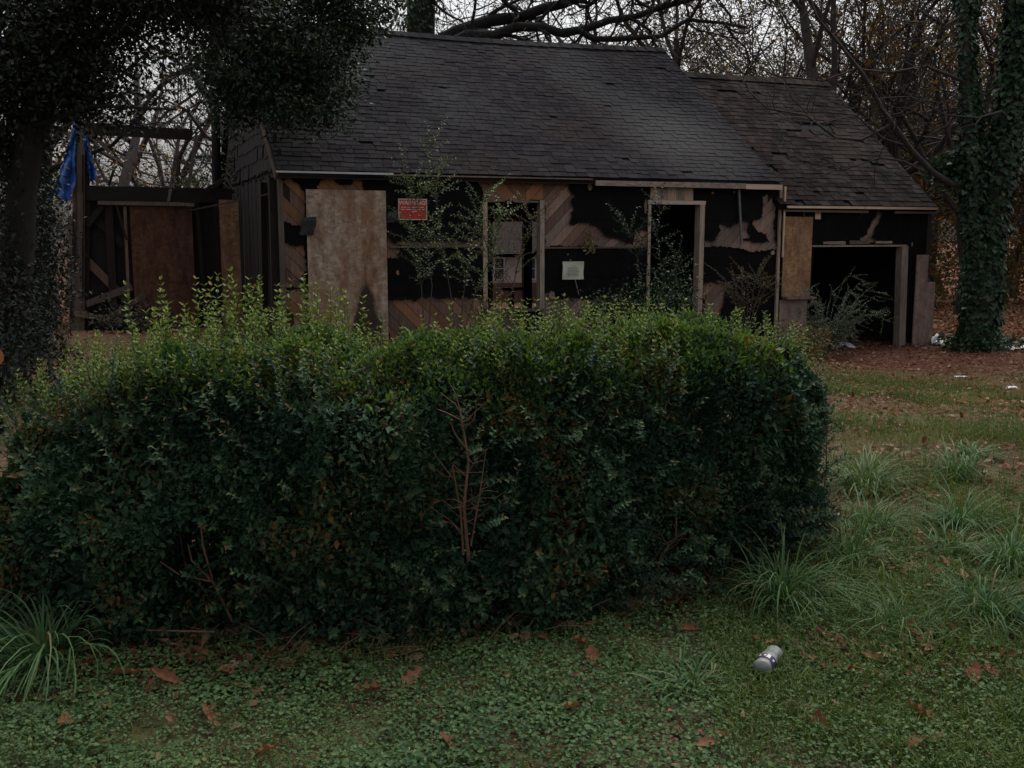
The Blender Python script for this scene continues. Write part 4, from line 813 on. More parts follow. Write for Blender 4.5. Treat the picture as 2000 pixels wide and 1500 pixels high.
sapling(-.2, 14.3, 'leafy sapling in front of the window opening', [[(0, 0, 0), (.02, 0, .7), (-.1, 0, 1.3), (.05, 0, 1.75)], [(0, 0, 0), (.2, 0, .8), (.35, 0, 1.5), (.55, 0, 1.9)]], 'rust_shrub', .055, 26)
sapling(2.35, 16.3, 'vine climbing the left door jamb', [[(0, 0, 0), (.05, 0, .9), (-.05, 0, 1.6), (.0, 0, 2.1)], [(-.1, 0, 0), (-.3, 0, .9), (-.4, 0, 1.5), (-.55, 0, 1.75)], [(.1, 0, .0), (.25, 0, .8), (.3, 0, 1.3)]], 'ivy', .08, 18)
# hank of bleached leaves hanging on the wall
t = tag(empty('dried_leaf_cluster'), 'hanging cluster of bleached tan leaves on the wall above the notice', 'dead leaves'); hplace(t, 4.98, .06, 1.5)
b = Buf(); tube(b, [(0, .02, .28), (.0, 0, .1), (-.02, 0, -.1)], .006, 4); b.obj('stem', M['twig'], t)
lb = Buf(); k = 130; v_ = RNG.random(k); P = np.stack([RNG.normal(0, .055, k) * (.4 + v_), RNG.uniform(-.05, .02, k), .16 - .36 * v_], -1); leaves(lb, P, rdir(k) + [0, -.3, -.9], rdir(k) + [0, -.8, 0], RNG.uniform(.04, .07, k), LEAF4); lb.obj('leaves', M['tanleaf'], t)

# ------------------------------------------------------------------ the hedge
hd = tag(empty('privet_hedge', (-.3, 4.6, 0)), 'long overgrown privet hedge with bright young growth on top', 'hedge'); ho_ = np.array([-.3, 4.6, 0])
CP = np.array([(-2.75, 4.70), (-1.85, 4.42), (-.6, 4.33), (.05, 4.52), (.7, 4.88), (1.2, 5.36), (1.85, 5.95)]); CT = np.array([-2.75, -1.85, -.6, .05, .7, 1.2, 1.85])
T0, T1 = -2.14, 1.43
def hedge_pt(t, phi, r):
    """t along the hedge, phi 0 (front foot) .. pi (back foot), r 0..1 fraction of the shell"""
    cx_ = np.interp(t, CT, CP[:, 0]); cy_ = np.interp(t, CT, CP[:, 1]); ax = np.interp(t + .05, CT, CP[:, 0]) - cx_; ay = np.interp(t + .05, CT, CP[:, 1]) - cy_; l = np.hypot(ax, ay); nx_, ny_ = ay / l, -ax / l
    top = np.interp(t, [-2.4, -2.1, -1.8, -1.3, -.85, -.55, 0, .7, 1.2, 1.6], [.82, .95, 1.02, 1.12, 1.13, 1.07, 1.17, 1.16, 1.08, .98])
    e = np.clip(np.minimum((t - T0) / .6, (T1 - t) / .38), 0, 1); e = np.sqrt(np.maximum(1 - (1 - e) ** 2, 0)); half = .60 * (.35 + .65 * e)
    c_ = np.cos(phi); s_ = np.sin(phi)
    X = np.sign(c_) * np.abs(c_) ** .55 * half; Z = np.abs(s_) ** .6 * top * (.82 + .18 * e)
    low = np.clip(1 - Z / .28, 0, 1); X = X * (1 - .06 * low)
    P = np.stack([cx_ + nx_ * X * r, cy_ + ny_ * X * r, Z * (1 - (1 - r) * .9)], -1)
    nrm_ = np.stack([nx_ * np.sign(c_) * np.abs(c_) ** 1.2, ny_ * np.sign(c_) * np.abs(c_) ** 1.2, np.abs(s_) ** 1.3 * 1.1], -1)
    end = np.where(t > (T0 + T1) / 2, 1, -1) * (1 - e); nrm_[..., 0] += end * ax / l; nrm_[..., 1] += end * ay / l
    return P, norm(nrm_)
def hedge_leaves(n_, plo, phi_, rlo, size, tmpl, thr, mode):
    t = RNG.uniform(T0, T1, n_); ph = RNG.uniform(plo, phi_, n_) if plo > 0 else phi_ * RNG.random(n_) ** 1.67; r = 1 - (1 - rlo) * RNG.random(n_) ** 1.6
    P, Nn = hedge_pt(t, ph, r)
    P = P + Nn * (.26 * (noise3(P, .42) - .5) + .13 * (noise3(P + 7, .14) - .5))[:, None]
    dens = .36 * noise3(P + 20, .17) + .24 * noise3(P + 3, .07) + .40 * noise3(P + 31, .36); ok = (dens > thr - .12 * (P[:, 2] > .8) + .13 * np.clip(.26 - P[:, 2], 0, .3) / .26) & (P[:, 2] > .02)
    front_ = P[:, 1] < np.interp(P[:, 0], CP[:, 0], CP[:, 1]) - .25; hol = (np.hypot((P[:, 0] + .17) / .10, (P[:, 2] - .62) / .36) < 1) | (np.hypot((P[:, 0] + 1.2) / .13, (P[:, 2] - .28) / .24) < 1) | (np.hypot((P[:, 0] - .7) / .12, (P[:, 2] - .2) / .22) < 1); ok &= ~(hol & front_ & (RNG.random(len(P)) < .85))
    P = P[ok]; Nn = Nn[ok]; k = len(P); D_ = Nn * .55 + rdir(k) * .9 + [0, 0, .15]; up = Nn * .55 + rdir(k) * .55 + [0, 0, .6]
    yg = np.clip((P[:, 2] - .9) / .25, 0, 1) * (Nn[:, 2] > .25)
    return P, D_, up, RNG.uniform(.6, 1.25, k) * (.75 + .5 * noise3(P + 81, .3)) * size, yg, np.clip(.6 * RNG.random(k) + .95 * (noise3(P + 11, .22) - .28) + .5 * (noise3(P + 61, .3) > .72) * RNG.random(k), 0, 1)
lb = Buf(); yb_ = Buf()
for n_, a, c_, rl, sz, tm_, th in ((165000, .12, 1.5, .72, .0235, LEAF4, .36), (72000, .95, 2.6, .8, .0235, LEAF4, .3), (60000, .05, 3.05, .3, .038, LEAF2, .33), (24000, 2.3, 3.05, .75, .032, LEAF2, .3), (40000, 0, .16, .6, .027, LEAF4, .40), (40000, .02, .9, .15, .042, LEAF2, .12), (26000, 2.2, 3.12, .2, .042, LEAF2, .12)):
    P, D_, up, s_, yg, ti = hedge_leaves(n_, a, c_, rl, sz, tm_, th, 0); yo = RNG.random(len(P)) < yg * .62
    leaves(lb, P[~yo] - ho_, D_[~yo], up[~yo], s_[~yo], tm_, ti[~yo]); leaves(yb_, P[yo] - ho_, D_[yo] + [0, 0, .5], up[yo], s_[yo], tm_, ti[yo] * .8)
# stray sprigs standing out of the face and at the foot
sb = Buf(); k = 760
t = RNG.uniform(T0 + .05, T1 - .02, k); ph = np.where(RNG.random(k) < .35, .1 * RNG.random(k) ** 1.67, RNG.uniform(.03, 1.3, k)); P, Nn = hedge_pt(t, ph, np.full(k, .93))
for i in range(k):
    e = P[i] + (Nn[i] * RNG.uniform(.5, 1.1) + RNG.normal(0, .45, 3) + [0, 0, .35]) * RNG.uniform(.06, .16); e[2] = max(e[2], .03)
    wand(sb, lb, np.array([P[i], (P[i] + e) / 2 + [0, 0, .01], e]) - ho_, .0018, .03, .019, .6, 1, 1, LEAF4, .1)
# small upright new shoots all over the top
k = 760
t = RNG.uniform(T0 + .1, T1 - .05, k); ph = RNG.uniform(.95, 2.3, k); P, Nn = hedge_pt(t, ph, np.full(k, .97))
for i in range(k):
    h = RNG.uniform(.05, .16) * (1.25 if -1.9 < t[i] < -.8 else 1); e = P[i] + np.array([RNG.normal(0, .03), RNG.normal(0, .03), h]) + Nn[i] * .02
    wand(sb, yb_, np.array([P[i], (P[i] + e) / 2, e]) - ho_, .0016, .027, .018, .75, 1, 1, LEAF2, .1)
o = lb.obj('foliage', M['privet'], hd); o['kind'] = 'stuff'; o = yb_.obj('young_growth', M['young'], hd); o['kind'] = 'stuff'; o = sb.obj('young_stems', M['stem'], hd); o['kind'] = 'stuff'
# the tall shoots one can pick out
for x, y, zt in ((-1.95, 4.7, 1.12), (-1.78, 4.75, 1.18), (-1.67, 4.72, 1.24), (-1.55, 4.8, 1.27), (-1.49, 4.74, 1.33), (-1.40, 4.8, 1.41), (-1.36, 4.72, 1.31), (-1.28, 4.75, 1.43), (-1.24, 4.8, 1.35), (-1.18, 4.78, 1.39), (-1.12, 4.72, 1.3), (-1.07, 4.78, 1.36), (-1.02, 4.7, 1.25), (-.96, 4.78, 1.41), (-.91, 4.74, 1.37), (-.86, 4.8, 1.29), (-.78, 4.72, 1.33), (-.7, 4.78, 1.24), (-.62, 4.7, 1.2), (-1.62, 4.66, 1.2), (-1.84, 4.66, 1.1), (-2.1, 4.7, 1.06), (.1, 4.95, 1.28), (.3, 5.0, 1.3), (.46, 5.0, 1.29), (.62, 5.05, 1.28), (.86, 5.1, 1.27), (1.0, 5.2, 1.24), (1.2, 5.35, 1.2), (-.3, 4.9, 1.27), (-1.44, 4.84, 1.36), (-1.33, 4.86, 1.38), (-1.21, 4.84, 1.4), (-1.15, 4.66, 1.25), (-1.09, 4.86, 1.38), (-.99, 4.86, 1.35), (-.93, 4.66, 1.28), (-1.46, 4.64, 1.22), (-1.3, 4.62, 1.24), (-1.05, 4.62, 1.22), (-.83, 4.66, 1.22), (-1.72, 4.8, 1.24), (-.74, 4.86, 1.3)) + tuple((RNG.uniform(-1.75, -.75), RNG.uniform(4.68, 4.92), RNG.uniform(1.2, 1.4)) for _ in range(48)):
    b = Buf(); lb = Buf(); l = RNG.normal(0, .03, 2); wand(b, lb, np.array([(x, y, .95), (x + l[0] * .3, y + l[1] * .3, .95 + (zt - .95) * .5), (x + l[0], y + l[1], zt)]) - ho_, .0028, .04, .027, .75, 1, 1, LEAF4, .05)
    lm = lb.mesh('shoot'); st = b.mesh('stem'); o = link('shoot', lm, M['young'], hd); link('shoot_stem', st, M['stem'], o)
# inner branches and the bare, cut stems
b = Buf()
for k in range(150):
    t_ = RNG.uniform(T0 + .2, T1 - .15); p, _ = hedge_pt(np.array([t_]), np.array([RNG.uniform(.3, 2.8)]), np.array([.3])); q, _ = hedge_pt(np.array([t_ + RNG.normal(0, .15)]), np.array([RNG.uniform(.1, 2.2)]), np.array([RNG.uniform(.85, 1.03)])); p = p[0]; q = q[0]; p[2] = -.03
    tube(b, np.array([p, (p + q) / 2 + RNG.normal(0, .04, 3), q]) - ho_, [.009, .006, .003], 4, RNG.random())
o = b.obj('branches', M['stem'], hd); o['kind'] = 'stuff'
def bare_stem(pts, r0, tw):
    r0 *= .7; b = Buf(); P = np.array(pts, float); P[1:-1] += RNG.normal(0, .008, P[1:-1].shape); tube(b, P - ho_, np.linspace(r0, r0 * .45, len(P)), 6)
    for k in range(tw):
        u = RNG.uniform(.1, 1) * (len(P) - 1.01); i = int(u); p = P[i] + (P[i + 1] - P[i]) * (u - i); e = p + np.array([RNG.choice([-1, 1]) * RNG.uniform(.04, .13), -RNG.uniform(0, .05), RNG.uniform(.0, .12)]); m_ = (p + e) / 2 + RNG.normal(0, .012, 3); tube(b, np.array([p, m_, e]) - ho_, [r0 * .35, r0 * .28, r0 * .16], 4)
    b.obj('bare_stem', M['twig'], hd, True)
bare_stem([(-.17, 3.84, .34), (-.18, 3.82, .55), (-.17, 3.81, .75), (-.2, 3.82, .95)], .011, 15); bare_stem([(-.19, 3.84, .36), (-.2, 3.83, .55), (-.23, 3.83, .72)], .008, 8); bare_stem([(-.16, 3.83, .4), (-.13, 3.81, .6), (-.1, 3.81, .78)], .005, 6)
bare_stem([(-1.11, 3.86, .08), (-1.18, 3.83, .25), (-1.195, 3.81, .42), (-1.2, 3.8, .56)], .010, 2); bare_stem([(-1.17, 3.83, .25), (-1.23, 3.79, .36), (-1.245, 3.78, .42)], .007, 0); bare_stem([(-1.18, 3.82, .26), (-1.28, 3.77, .32), (-1.35, 3.76, .36)], .006, 0); bare_stem([(-1.15, 3.75, .08), (-1.4, 3.72, .10)], .007, 0)
bare_stem([(.63, 4.36, .06), (.66, 4.34, .2), (.72, 4.33, .28), (.72, 4.33, .42)], .012, 3); bare_stem([(.68, 4.33, .25), (.78, 4.3, .33)], .007, 1); bare_stem([(.25, 4.2, .05), (.25, 4.2, .25)], .008, 1)
bare_stem([(1.55, 5.0, .05), (1.58, 5.05, .4), (1.6, 5.1, .75)], .007, 7); bare_stem([(.15, 4.12, .3), (.27, 4.1, .42)], .006, 1); bare_stem([(-2.0, 4.05, .3), (-1.9, 4.0, .18)], .006, 1); bare_stem([(.72, 4.4, .5), (.74, 4.42, .75)], .006, 2)

# ------------------------------------------------------------------ ground cover, grass, litter
def in_hedge(x, y): 
    cy = np.interp(x, CP[:, 0], CP[:, 1]); return (np.abs(y - cy) < .42) & (x > -2.2) & (x < 1.5)
def lawn(x, y): return smooth01(x - .35 * (y - 3.0), -.2, 1.2)           # 0 clover, 1 grass
lb = Buf(); k = 215000; y = 2.0 + 3.2 * RNG.random(k) ** .9; x = RNG.uniform(-.62, .62, k) * (y + .8)
front_y = np.interp(x, [-2.4, -1.8, -.6, 0, .7, 1.1, 1.5], [4.5, 4.05, 3.95, 4.15, 4.42, 4.65, 5.0]); Pn = np.stack([x, y, 0 * x], -1)
dn = .55 * noise3(Pn, .3) + .45 * noise3(Pn + 4, .09); leftdry = np.clip((-.6 - x) / .8, 0, 1) * np.clip((y - 3.2) / .5, 0, 1)
ok = (y < front_y + .1) & (dn > .215 + .33 * leftdry) & (RNG.random(k) > .55 * lawn(x, y)); x = x[ok]; y = y[ok]; k = len(x)
hh = RNG.uniform(.004, .05, k) * (.5 + noise3(np.stack([x, y, 0 * x], -1) + 8, .22)); tl = np.clip(.72 * RNG.random(k) + .5 * (noise3(np.stack([x, y, 0 * x], -1) + 2, .35) - .25), 0, 1)
leaves(lb, np.stack([x, y, hz(x, y) + hh], -1), rdir(k) * [1, 1, .45] + [0, 0, .15], rdir(k) * .45 + [0, 0, 1], RNG.uniform(.006, .016, k) * (.7 + .8 * noise3(np.stack([x, y, 0 * x], -1) + 50, .18)), ROUND, tl)
tag(lb.obj('clover_cover', M['cover']), 'low green leafy ground cover in front of the hedge', 'ground cover', kind='stuff')

def blades(n_, x, y, hgt, wdt, lean=.5, tint=None):
    a = RNG.uniform(0, 2 * pi, n_); d = np.stack([np.cos(a), np.sin(a), 0 * a], -1); sd = np.stack([-np.sin(a), np.cos(a), 0 * a], -1)
    b0 = np.stack([x, y, hz(x, y) - .005], -1); l = RNG.uniform(.2, 1, n_) * lean; up = np.array([0, 0, 1.0])
    p1 = b0 + up * (hgt * .6)[:, None] + d * (hgt * l * .35)[:, None]; p2 = b0 + up * (hgt * (1 - .35 * l))[:, None] + d * (hgt * l)[:, None]; w_ = wdt[:, None]
    V = np.stack([b0 - sd * w_, b0 + sd * w_, p1 + sd * w_ * .8, p1 - sd * w_ * .8, p2], 1); i = np.arange(n_)[:, None] * 5
    return V.reshape(-1, 3), i + [[0, 1, 2, 3]], i + [[3, 2, 4]], np.repeat(RNG.random(n_) if tint is None else tint, 5)
gb = Buf()
k = 125000; y = 2.6 + 14 * RNG.random(k) ** 1.4; x = y * RNG.uniform(.12, .68, k) + .3; kk = 14000; y = np.concatenate([y, RNG.uniform(4.6, 15, kk)]); x = np.concatenate([x, -RNG.uniform(.1, .7, kk) * y[-kk:]])
Pn = np.stack([x, y, 0 * x], -1); dn = .6 * noise3(Pn + 1, .9) + .4 * noise3(Pn + 6, .22)
ok = (dn + RNG.normal(0, .09, len(x)) > .42 + .2 * smooth01(y, 12.5, 15.5) + .25 * smooth01(y, 14.2, 15.4)) & ~in_hedge(x, y); x = x[ok]; y = y[ok]; k = len(x); sc_ = .8 + .05 * y
V, Q4, T3, tt = blades(k, x, y, RNG.uniform(.03, .09, k) * (.7 + .6 * dn[ok]), RNG.uniform(.0018, .0032, k) * sc_, .9, np.clip(RNG.random(k) * .55 + 1.1 * (noise3(Pn[ok] + 14, .9) - .3) * smooth01(y, 4.5, 7), 0, 1))
off = gb.n; gb.v.append(V.astype(np.float32)); gb.c.append(tt.astype(np.float32)); gb.q.append(Q4 + off); gb.t.append(T3 + off); gb.n += len(V)
k = 9000; y = RNG.uniform(2.2, 4.2, k); x = RNG.uniform(-.62, .5, k) * (y + .5); Pn = np.stack([x, y, 0 * x], -1); ok = (noise3(Pn + 71, .3) + RNG.normal(0, .1, k) > .5) & ~in_hedge(x, y); x = x[ok]; y = y[ok]; k = len(x)
V, Q4, T3, tt = blades(k, x, y, RNG.uniform(.04, .12, k), RNG.uniform(.0012, .0024, k), 1.3, np.clip(RNG.random(k) * .7, 0, 1))
off = gb.n; gb.v.append(V.astype(np.float32)); gb.c.append(tt.astype(np.float32)); gb.q.append(Q4 + off); gb.t.append(T3 + off); gb.n += len(V)
k = 9000; y = RNG.uniform(3.4, 8.5, k); x = .22 * y + RNG.uniform(.25, 2.6, k); Pn = np.stack([x, y, 0 * x], -1); dn = noise3(Pn + 17, .45)
ok = (dn + RNG.normal(0, .08, k) > .46) & ~in_hedge(x, y); x = x[ok]; y = y[ok]; k = len(x)
V, Q4, T3, tt = blades(k, x, y, RNG.uniform(.10, .26, k), RNG.uniform(.0016, .003, k), 1.6, np.clip(RNG.random(k) * .55, 0, 1))
off = gb.n; gb.v.append(V.astype(np.float32)); gb.c.append(tt.astype(np.float32)); gb.q.append(Q4 + off); gb.t.append(T3 + off); gb.n += len(V)
tag(gb.obj('lawn_grass', M['grass']), 'short patchy lawn grass right of the hedge', 'grass', kind='stuff')

def tuft(name, x, y, nb, L_, wd, label, tint0=.3, tint1=.9):
    z = float(hz(x, y)); t = tag(empty(name, (x, y, z)), label, 'grass tuft', 'arching grass tufts on the lawn'); bb = Buf(); ns = 7; nb = int(nb * 1.9); wd = wd * 1.0
    a = RNG.uniform(0, 2 * pi, nb); ln = RNG.uniform(.3, 1.12, nb) * L_; cv = RNG.uniform(1.0, 3.2, nb); d = np.stack([np.cos(a), np.sin(a)], -1); th0 = RNG.uniform(.0, .8, nb) ** 1.2; a2 = a + RNG.normal(0, .5, nb)
    r0 = RNG.uniform(0, .13, nb); brk = np.where(RNG.random(nb) < .22, RNG.uniform(.6, 1.6, nb), 0); bf = RNG.uniform(.3, .8, nb); wb = RNG.normal(0, .35, 2); pos = np.stack([np.cos(a2) * r0, np.sin(a2) * r0, np.zeros(nb) - .01], -1); sd = np.stack([-d[:, 1], d[:, 0], 0 * a], -1); V = []
    for k in range(ns + 1):
        f = k / ns; w_ = wd * (1 - f ** 2.2 * .92) * RNG.uniform(.97, 1.03); V.append(pos - sd * w_); V.append(pos + sd * w_)
        th = th0 + cv * f + brk * (f > bf); pos = pos + np.stack([d[:, 0] * np.sin(th) + wb[0] * f, d[:, 1] * np.sin(th) + wb[1] * f, np.cos(th)], -1) * (ln / ns)[:, None]; pos[:, 2] = np.maximum(pos[:, 2], .004)
    V = np.stack(V, 1); i = (np.arange(nb) * (2 * ns + 2))[:, None, None]; j = (np.arange(ns) * 2)[None, :, None]; F = (i + j + np.array([0, 1, 3, 2])[None, None]).reshape(-1, 4)
    bb.add(V.reshape(-1, 3), F, np.repeat(np.where(RNG.random(nb) < .06, 1.0, RNG.uniform(tint0, tint1, nb)), 2 * ns + 2)); bb.obj('blades', M['tuft'], t, True); return t
for a in (('grass_tuft', 1.2, 4.3, 130, .42, .0042, 'large arching grass tuft in front of the right end of the hedge'), ('grass_tuft', 2.22, 6.25, 130, .45, .005, 'pale tall grass tuft beside the right end of the hedge', .6, 1.0),
          ('grass_tuft', 1.66, 4.85, 90, .38, .0036, 'grass tuft just behind the largest tuft by the hedge'), ('grass_tuft', 1.95, 5.4, 100, .36, .0036, 'grass tuft below the pale tall tuft'), ('grass_tuft', 2.0, 4.1, 150, .40, .0036, 'dark wide grass tuft near the lower right corner', .05, .55),
          ('grass_tuft', 2.42, 4.75, 110, .40, .0036, 'grass tuft at the right edge above the dark wide tuft'), ('grass_tuft', 2.5, 5.5, 110, .36, .0036, 'grass tuft at the right edge, middle of the lawn'), ('grass_tuft', 2.95, 6.6, 100, .36, .004, 'grass tuft at the right edge level with the pale tuft'),
          ('grass_tuft', 2.25, 5.0, 70, .3, .0034, 'small grass tuft between the right edge tufts and the hedge'), ('grass_tuft', 1.55, 3.95, 50, .26, .0034, 'small grass tuft between the bottle and the dark wide tuft'), ('grass_tuft', .62, 3.42, 40, .2, .004, 'small broad bladed tuft left of the bottle'),
          ('grass_tuft', -1.78, 3.65, 130, .46, .0048, 'large arching grass tuft at the lower left corner before the hedge'), ('grass_tuft', -2.1, 3.75, 80, .38, .0042, 'grass tuft at the left edge behind the corner tuft'), ('grass_tuft', 3.35, 7.2, 60, .2, .008, 'bright broad leaved weed clump on the far lawn', .7, .95)):
    tuft(*a)

# leaf litter: mass under the garage front, in the wood and thin over the lawn
lb = Buf()
def litter(n_, fx, fy, smin, smax, keep=None):
    x, y = fx, fy
    if keep is not None: x, y = x[keep], y[keep]
    k = len(x); leaves(lb, np.stack([x, y, hz(x, y) + RNG.uniform(.002, .03, k)], -1), rdir(k) * [1, 1, .3], rdir(k) * .4 + [0, 0, 1], RNG.uniform(smin, smax, k), DRY)
k = 16000; s_ = RNG.uniform(5.5, 16, k); d_ = RNG.uniform(-4.2, 6, k); P = np.array([HO[0] + HS[0] * s_ + HD[0] * d_, HO[1] + HS[1] * s_ + HD[1] * d_]).T
den = noise3(np.stack([P[:, 0], P[:, 1], 0 * s_], -1) + 3, .8); litter(k, P[:, 0], P[:, 1], .04, .085, (P[:, 1] > 14.4 + den) & ~((s_ < 8.7) & (d_ > .2)) & (den > .2))
k = 16000; y = RNG.uniform(20, 48, k); x = y * RNG.uniform(.3, .65, k); litter(k, x, y, .07, .16)
k = 5000; y = RNG.uniform(20, 45, k); x = -y * RNG.uniform(.15, .6, k); litter(k, x, y, .07, .16)
k = 11000; y = RNG.uniform(3.5, 15, k); x = y * RNG.uniform(.18, .62, k) + .4; den = noise3(np.stack([x, y, 0 * x], -1) + 9, .7); litter(k, x, y, .03, .07, (den > .38) & ~in_hedge(x, y))
k = 2600; t = RNG.uniform(-2.3, 1.7, k); x = t; y = np.interp(t, CP[:, 0], CP[:, 1]) - RNG.uniform(.1, .72, k) - .45 * (t < -.7) * RNG.random(k) ** 2; litter(k, x, y, .035, .085, RNG.random(k) < np.where((t < -.7) | (t > .2), 1, .35))
k = 1500; y = RNG.uniform(2.2, 4.6, k); x = RNG.uniform(-.6, .6, k) * (y + .6); litter(k, x, y, .02, .045, noise3(np.stack([x, y, 0 * x], -1) + 40, .3) > .42)
tag(lb.obj('leaf_litter', M['dry']), 'brown fallen leaf litter on lawn, driveway and woodland floor', 'leaf litter', kind='stuff')
# thin dead straw and twigs on the ground by the hedge foot
b = Buf()
for k in range(260):
    if k < 120: x = RNG.uniform(.2, 1.7); y = np.interp(x, CP[:, 0], CP[:, 1]) - RNG.uniform(.25, .72)
    else: x = RNG.uniform(-2.0, .2); y = np.interp(x, CP[:, 0], CP[:, 1]) - RNG.uniform(.3, .7)
    a = RNG.uniform(0, pi); L_ = RNG.uniform(.05, .28); z = float(hz(x, y)) + RNG.uniform(.01, .05); e = np.array([cos(a) * L_, sin(a) * L_ * .5, RNG.uniform(-.01, .1)]); p = np.array([x, y, z]); tube(b, [p, p + e * .5 + [0, 0, .012], p + e], [.002, .0018, .001], 3, RNG.random())
tag(b.obj('twig_litter', M['twig']), 'dead twigs and straw scattered along the hedge foot', 'twigs', kind='stuff')

# single dead oak leaves one can pick out
def oak(seed):
    r = np.random.default_rng(seed); n_ = 20; L = []; R = []
    for k in range(n_ + 1):
        f = k / n_; w_ = (.07 + .22 * sin(pi * min(1, f * 1.02) ** 1.25)) * (.8 + .26 * sin(f * 2 * pi * 3.3 - .6)) * (0.05 if k in (0, n_) else 1); L.append((-w_ * r.uniform(.85, 1.15), f)); R.append((w_ * r.uniform(.85, 1.15), f))
    V = []; cu_ = r.uniform(.5, 1.5); tw = r.uniform(-.5, .5)
    for (lx, f), (rx, _) in zip(L, R):
        z0 = .22 * cu_ * (f - .5) ** 2 * 4 * .5
        for xx in (lx, lx * .4, rx * .4, rx): V.append((xx * .9, f - .5, z0 + abs(xx) * cu_ * .9 + tw * xx * f * .5))
    F = [(k * 4 + j, k * 4 + j + 1, k * 4 + 5 + j, k * 4 + 4 + j) for k in range(n_) for j in range(3)]
    bb = Buf(); bb.add(np.array(V), F, r.uniform(.15, .8)); me = bb.mesh('fallen_leaf', True); me.materials.append(M['dry']); return me
oaks = [oak(s) for s in range(6)]
LEAVES = ((-1.56, 3.57, .11), (-1.4, 3.5, .12), (-1.25, 3.47, .12), (-1.5, 3.85, .1), (-1.95, 4.4, .11), (-1.37, 3.85, .09), (-.75, 3.77, .1), (-.36, 3.45, .11), (-1.03, 3.5, .09), (.27, 3.74, .1), (.3, 3.63, .11), (.19, 3.95, .07), (.12, 3.82, .06), (-.03, 3.45, .07), (.72, 3.92, .08), (.95, 4.22, .07), (.98, 3.84, .08), (1.01, 3.79, .07), (1.24, 4.45, .07), (1.45, 4.45, .09), (1.68, 4.62, .08), (1.66, 3.46, .12), (1.74, 3.5, .1), (1.35, 3.62, .09), (1.24, 3.52, .08), (1.12, 3.62, .06), (1.58, 3.82, .07), (1.9, 4.45, .07), (.57, 4.38, .08), (.43, 4.4, .08), (-.5, 3.35, .1), (.2, 3.2, .1), (-1.0, 3.15, .11), (1.0, 3.1, .1), (-.2, 2.95, .1), (.6, 2.95, .09), (1.35, 3.2, .11), (-1.45, 3.1, .12), (-.75, 2.92, .1), (1.25, 2.95, .09))
MARKS = [('the plastic bottle', .955, 3.6), ('the arching tuft in the lower left corner', -1.78, 3.65), ('the largest tuft by the hedge end', 1.2, 4.3), ('the dark wide tuft at the right', 2.0, 4.1), ('the small broad bladed tuft', .62, 3.42), ('the bare stem at the hedge centre', -.17, 3.95),
         ('the cut stem at the hedge left', -1.2, 3.92), ('the lower right corner', 1.54, 2.9), ('the lower left corner', -1.54, 2.9), ('the middle of the bottom edge', 0, 2.9)]
ORD = ['nearest to', 'second nearest to', 'third nearest to', 'fourth nearest to', 'fifth nearest to', 'sixth nearest to', 'seventh nearest to', 'eighth nearest to'] + ['far from'] * 40
rank = [[sorted(range(len(LEAVES)), key=lambda q: math.hypot(LEAVES[q][0] - mx, LEAVES[q][1] - my)).index(i) for _, mx, my in MARKS] for i in range(len(LEAVES))]
for i, (x, y, s_) in enumerate(LEAVES):
    o = link('fallen_leaf', oaks[i % 6], None); o.location = (x, y, float(hz(x, y)) + .035); o.scale = (s_, s_, s_); o.rotation_euler = (RNG.uniform(-.5, .5), RNG.uniform(-.5, .5), RNG.uniform(0, 6.28))
    k = int(np.argmin(rank[i])); tag(o, 'curled brown dead oak leaf ' + ORD[rank[i][k]] + ' ' + MARKS[k][0], 'leaf', 'dead oak leaves lying on the ground cover')

# ------------------------------------------------------------------ rubbish, log
bt = tag(empty('plastic_bottle', (.955, 3.60, float(hz(.955, 3.6)) + .045)), 'crumpled clear plastic bottle with purple label band lying in ground cover', 'bottle'); bt.rotation_euler = (radians(90 - 6), 0, radians(-27)); bt.scale = (1, 1, 1.3)
def lathe(name, prof, m_, parent, n_=20, crush=.0):
    b = Buf(); A = np.arange(n_) * 2 * pi / n_; V = np.array([[(r * cos(a) * (1 + crush * sin(3 * a + z * 60)), r * sin(a) * (1 - crush), z) for a in A] for r, z in prof])
    i = np.arange(len(prof) - 1)[:, None] * n_; j = np.arange(n_)[None]; k = (j + 1) % n_; b.add(V.reshape(-1, 3), np.stack([i + j, i + k, i + n_ + k, i + n_ + j], -1).reshape(-1, 4)); return b.obj(name, m_, parent, True)
prof = [(.001, -.085), (.026, -.085), (.031, -.078)] + [(.0335 - (.0025 if k % 2 else 0), -.07 + k * .0085) for k in range(12)] + [(.031, .04), (.033, .06), (.0335, .075), (.030, .088), (.001, .09)]
lathe('bottle_body', prof, M['bottle'], bt, 20, .09)
lathe('label_band', [(.0345, .02), (.0347, .022), (.0347, .060), (.0345, .062)], M['band'], bt, 20, .09)
b = Buf()
for a in (.4, 1.0, 1.5, 2.0, 3.2, 4.1, 5.2):
    aa = np.linspace(a, a + (.42 if a in (1.0, 3.2) else .22), 4); z0, z1 = (.026, .056) if a in (1.0, 3.2) else (.034, .048); V = np.array([[(.0358 * cos(q) * (1 + .09 * sin(3 * q + z * 60)), .0358 * sin(q) * .93, z) for q in aa] for z in (z0, z1)]).reshape(-1, 3); b.add(V, [(k, k + 1, k + 5, k + 4) for k in range(3)])
b.obj('label_print', M['plastic'], bt)

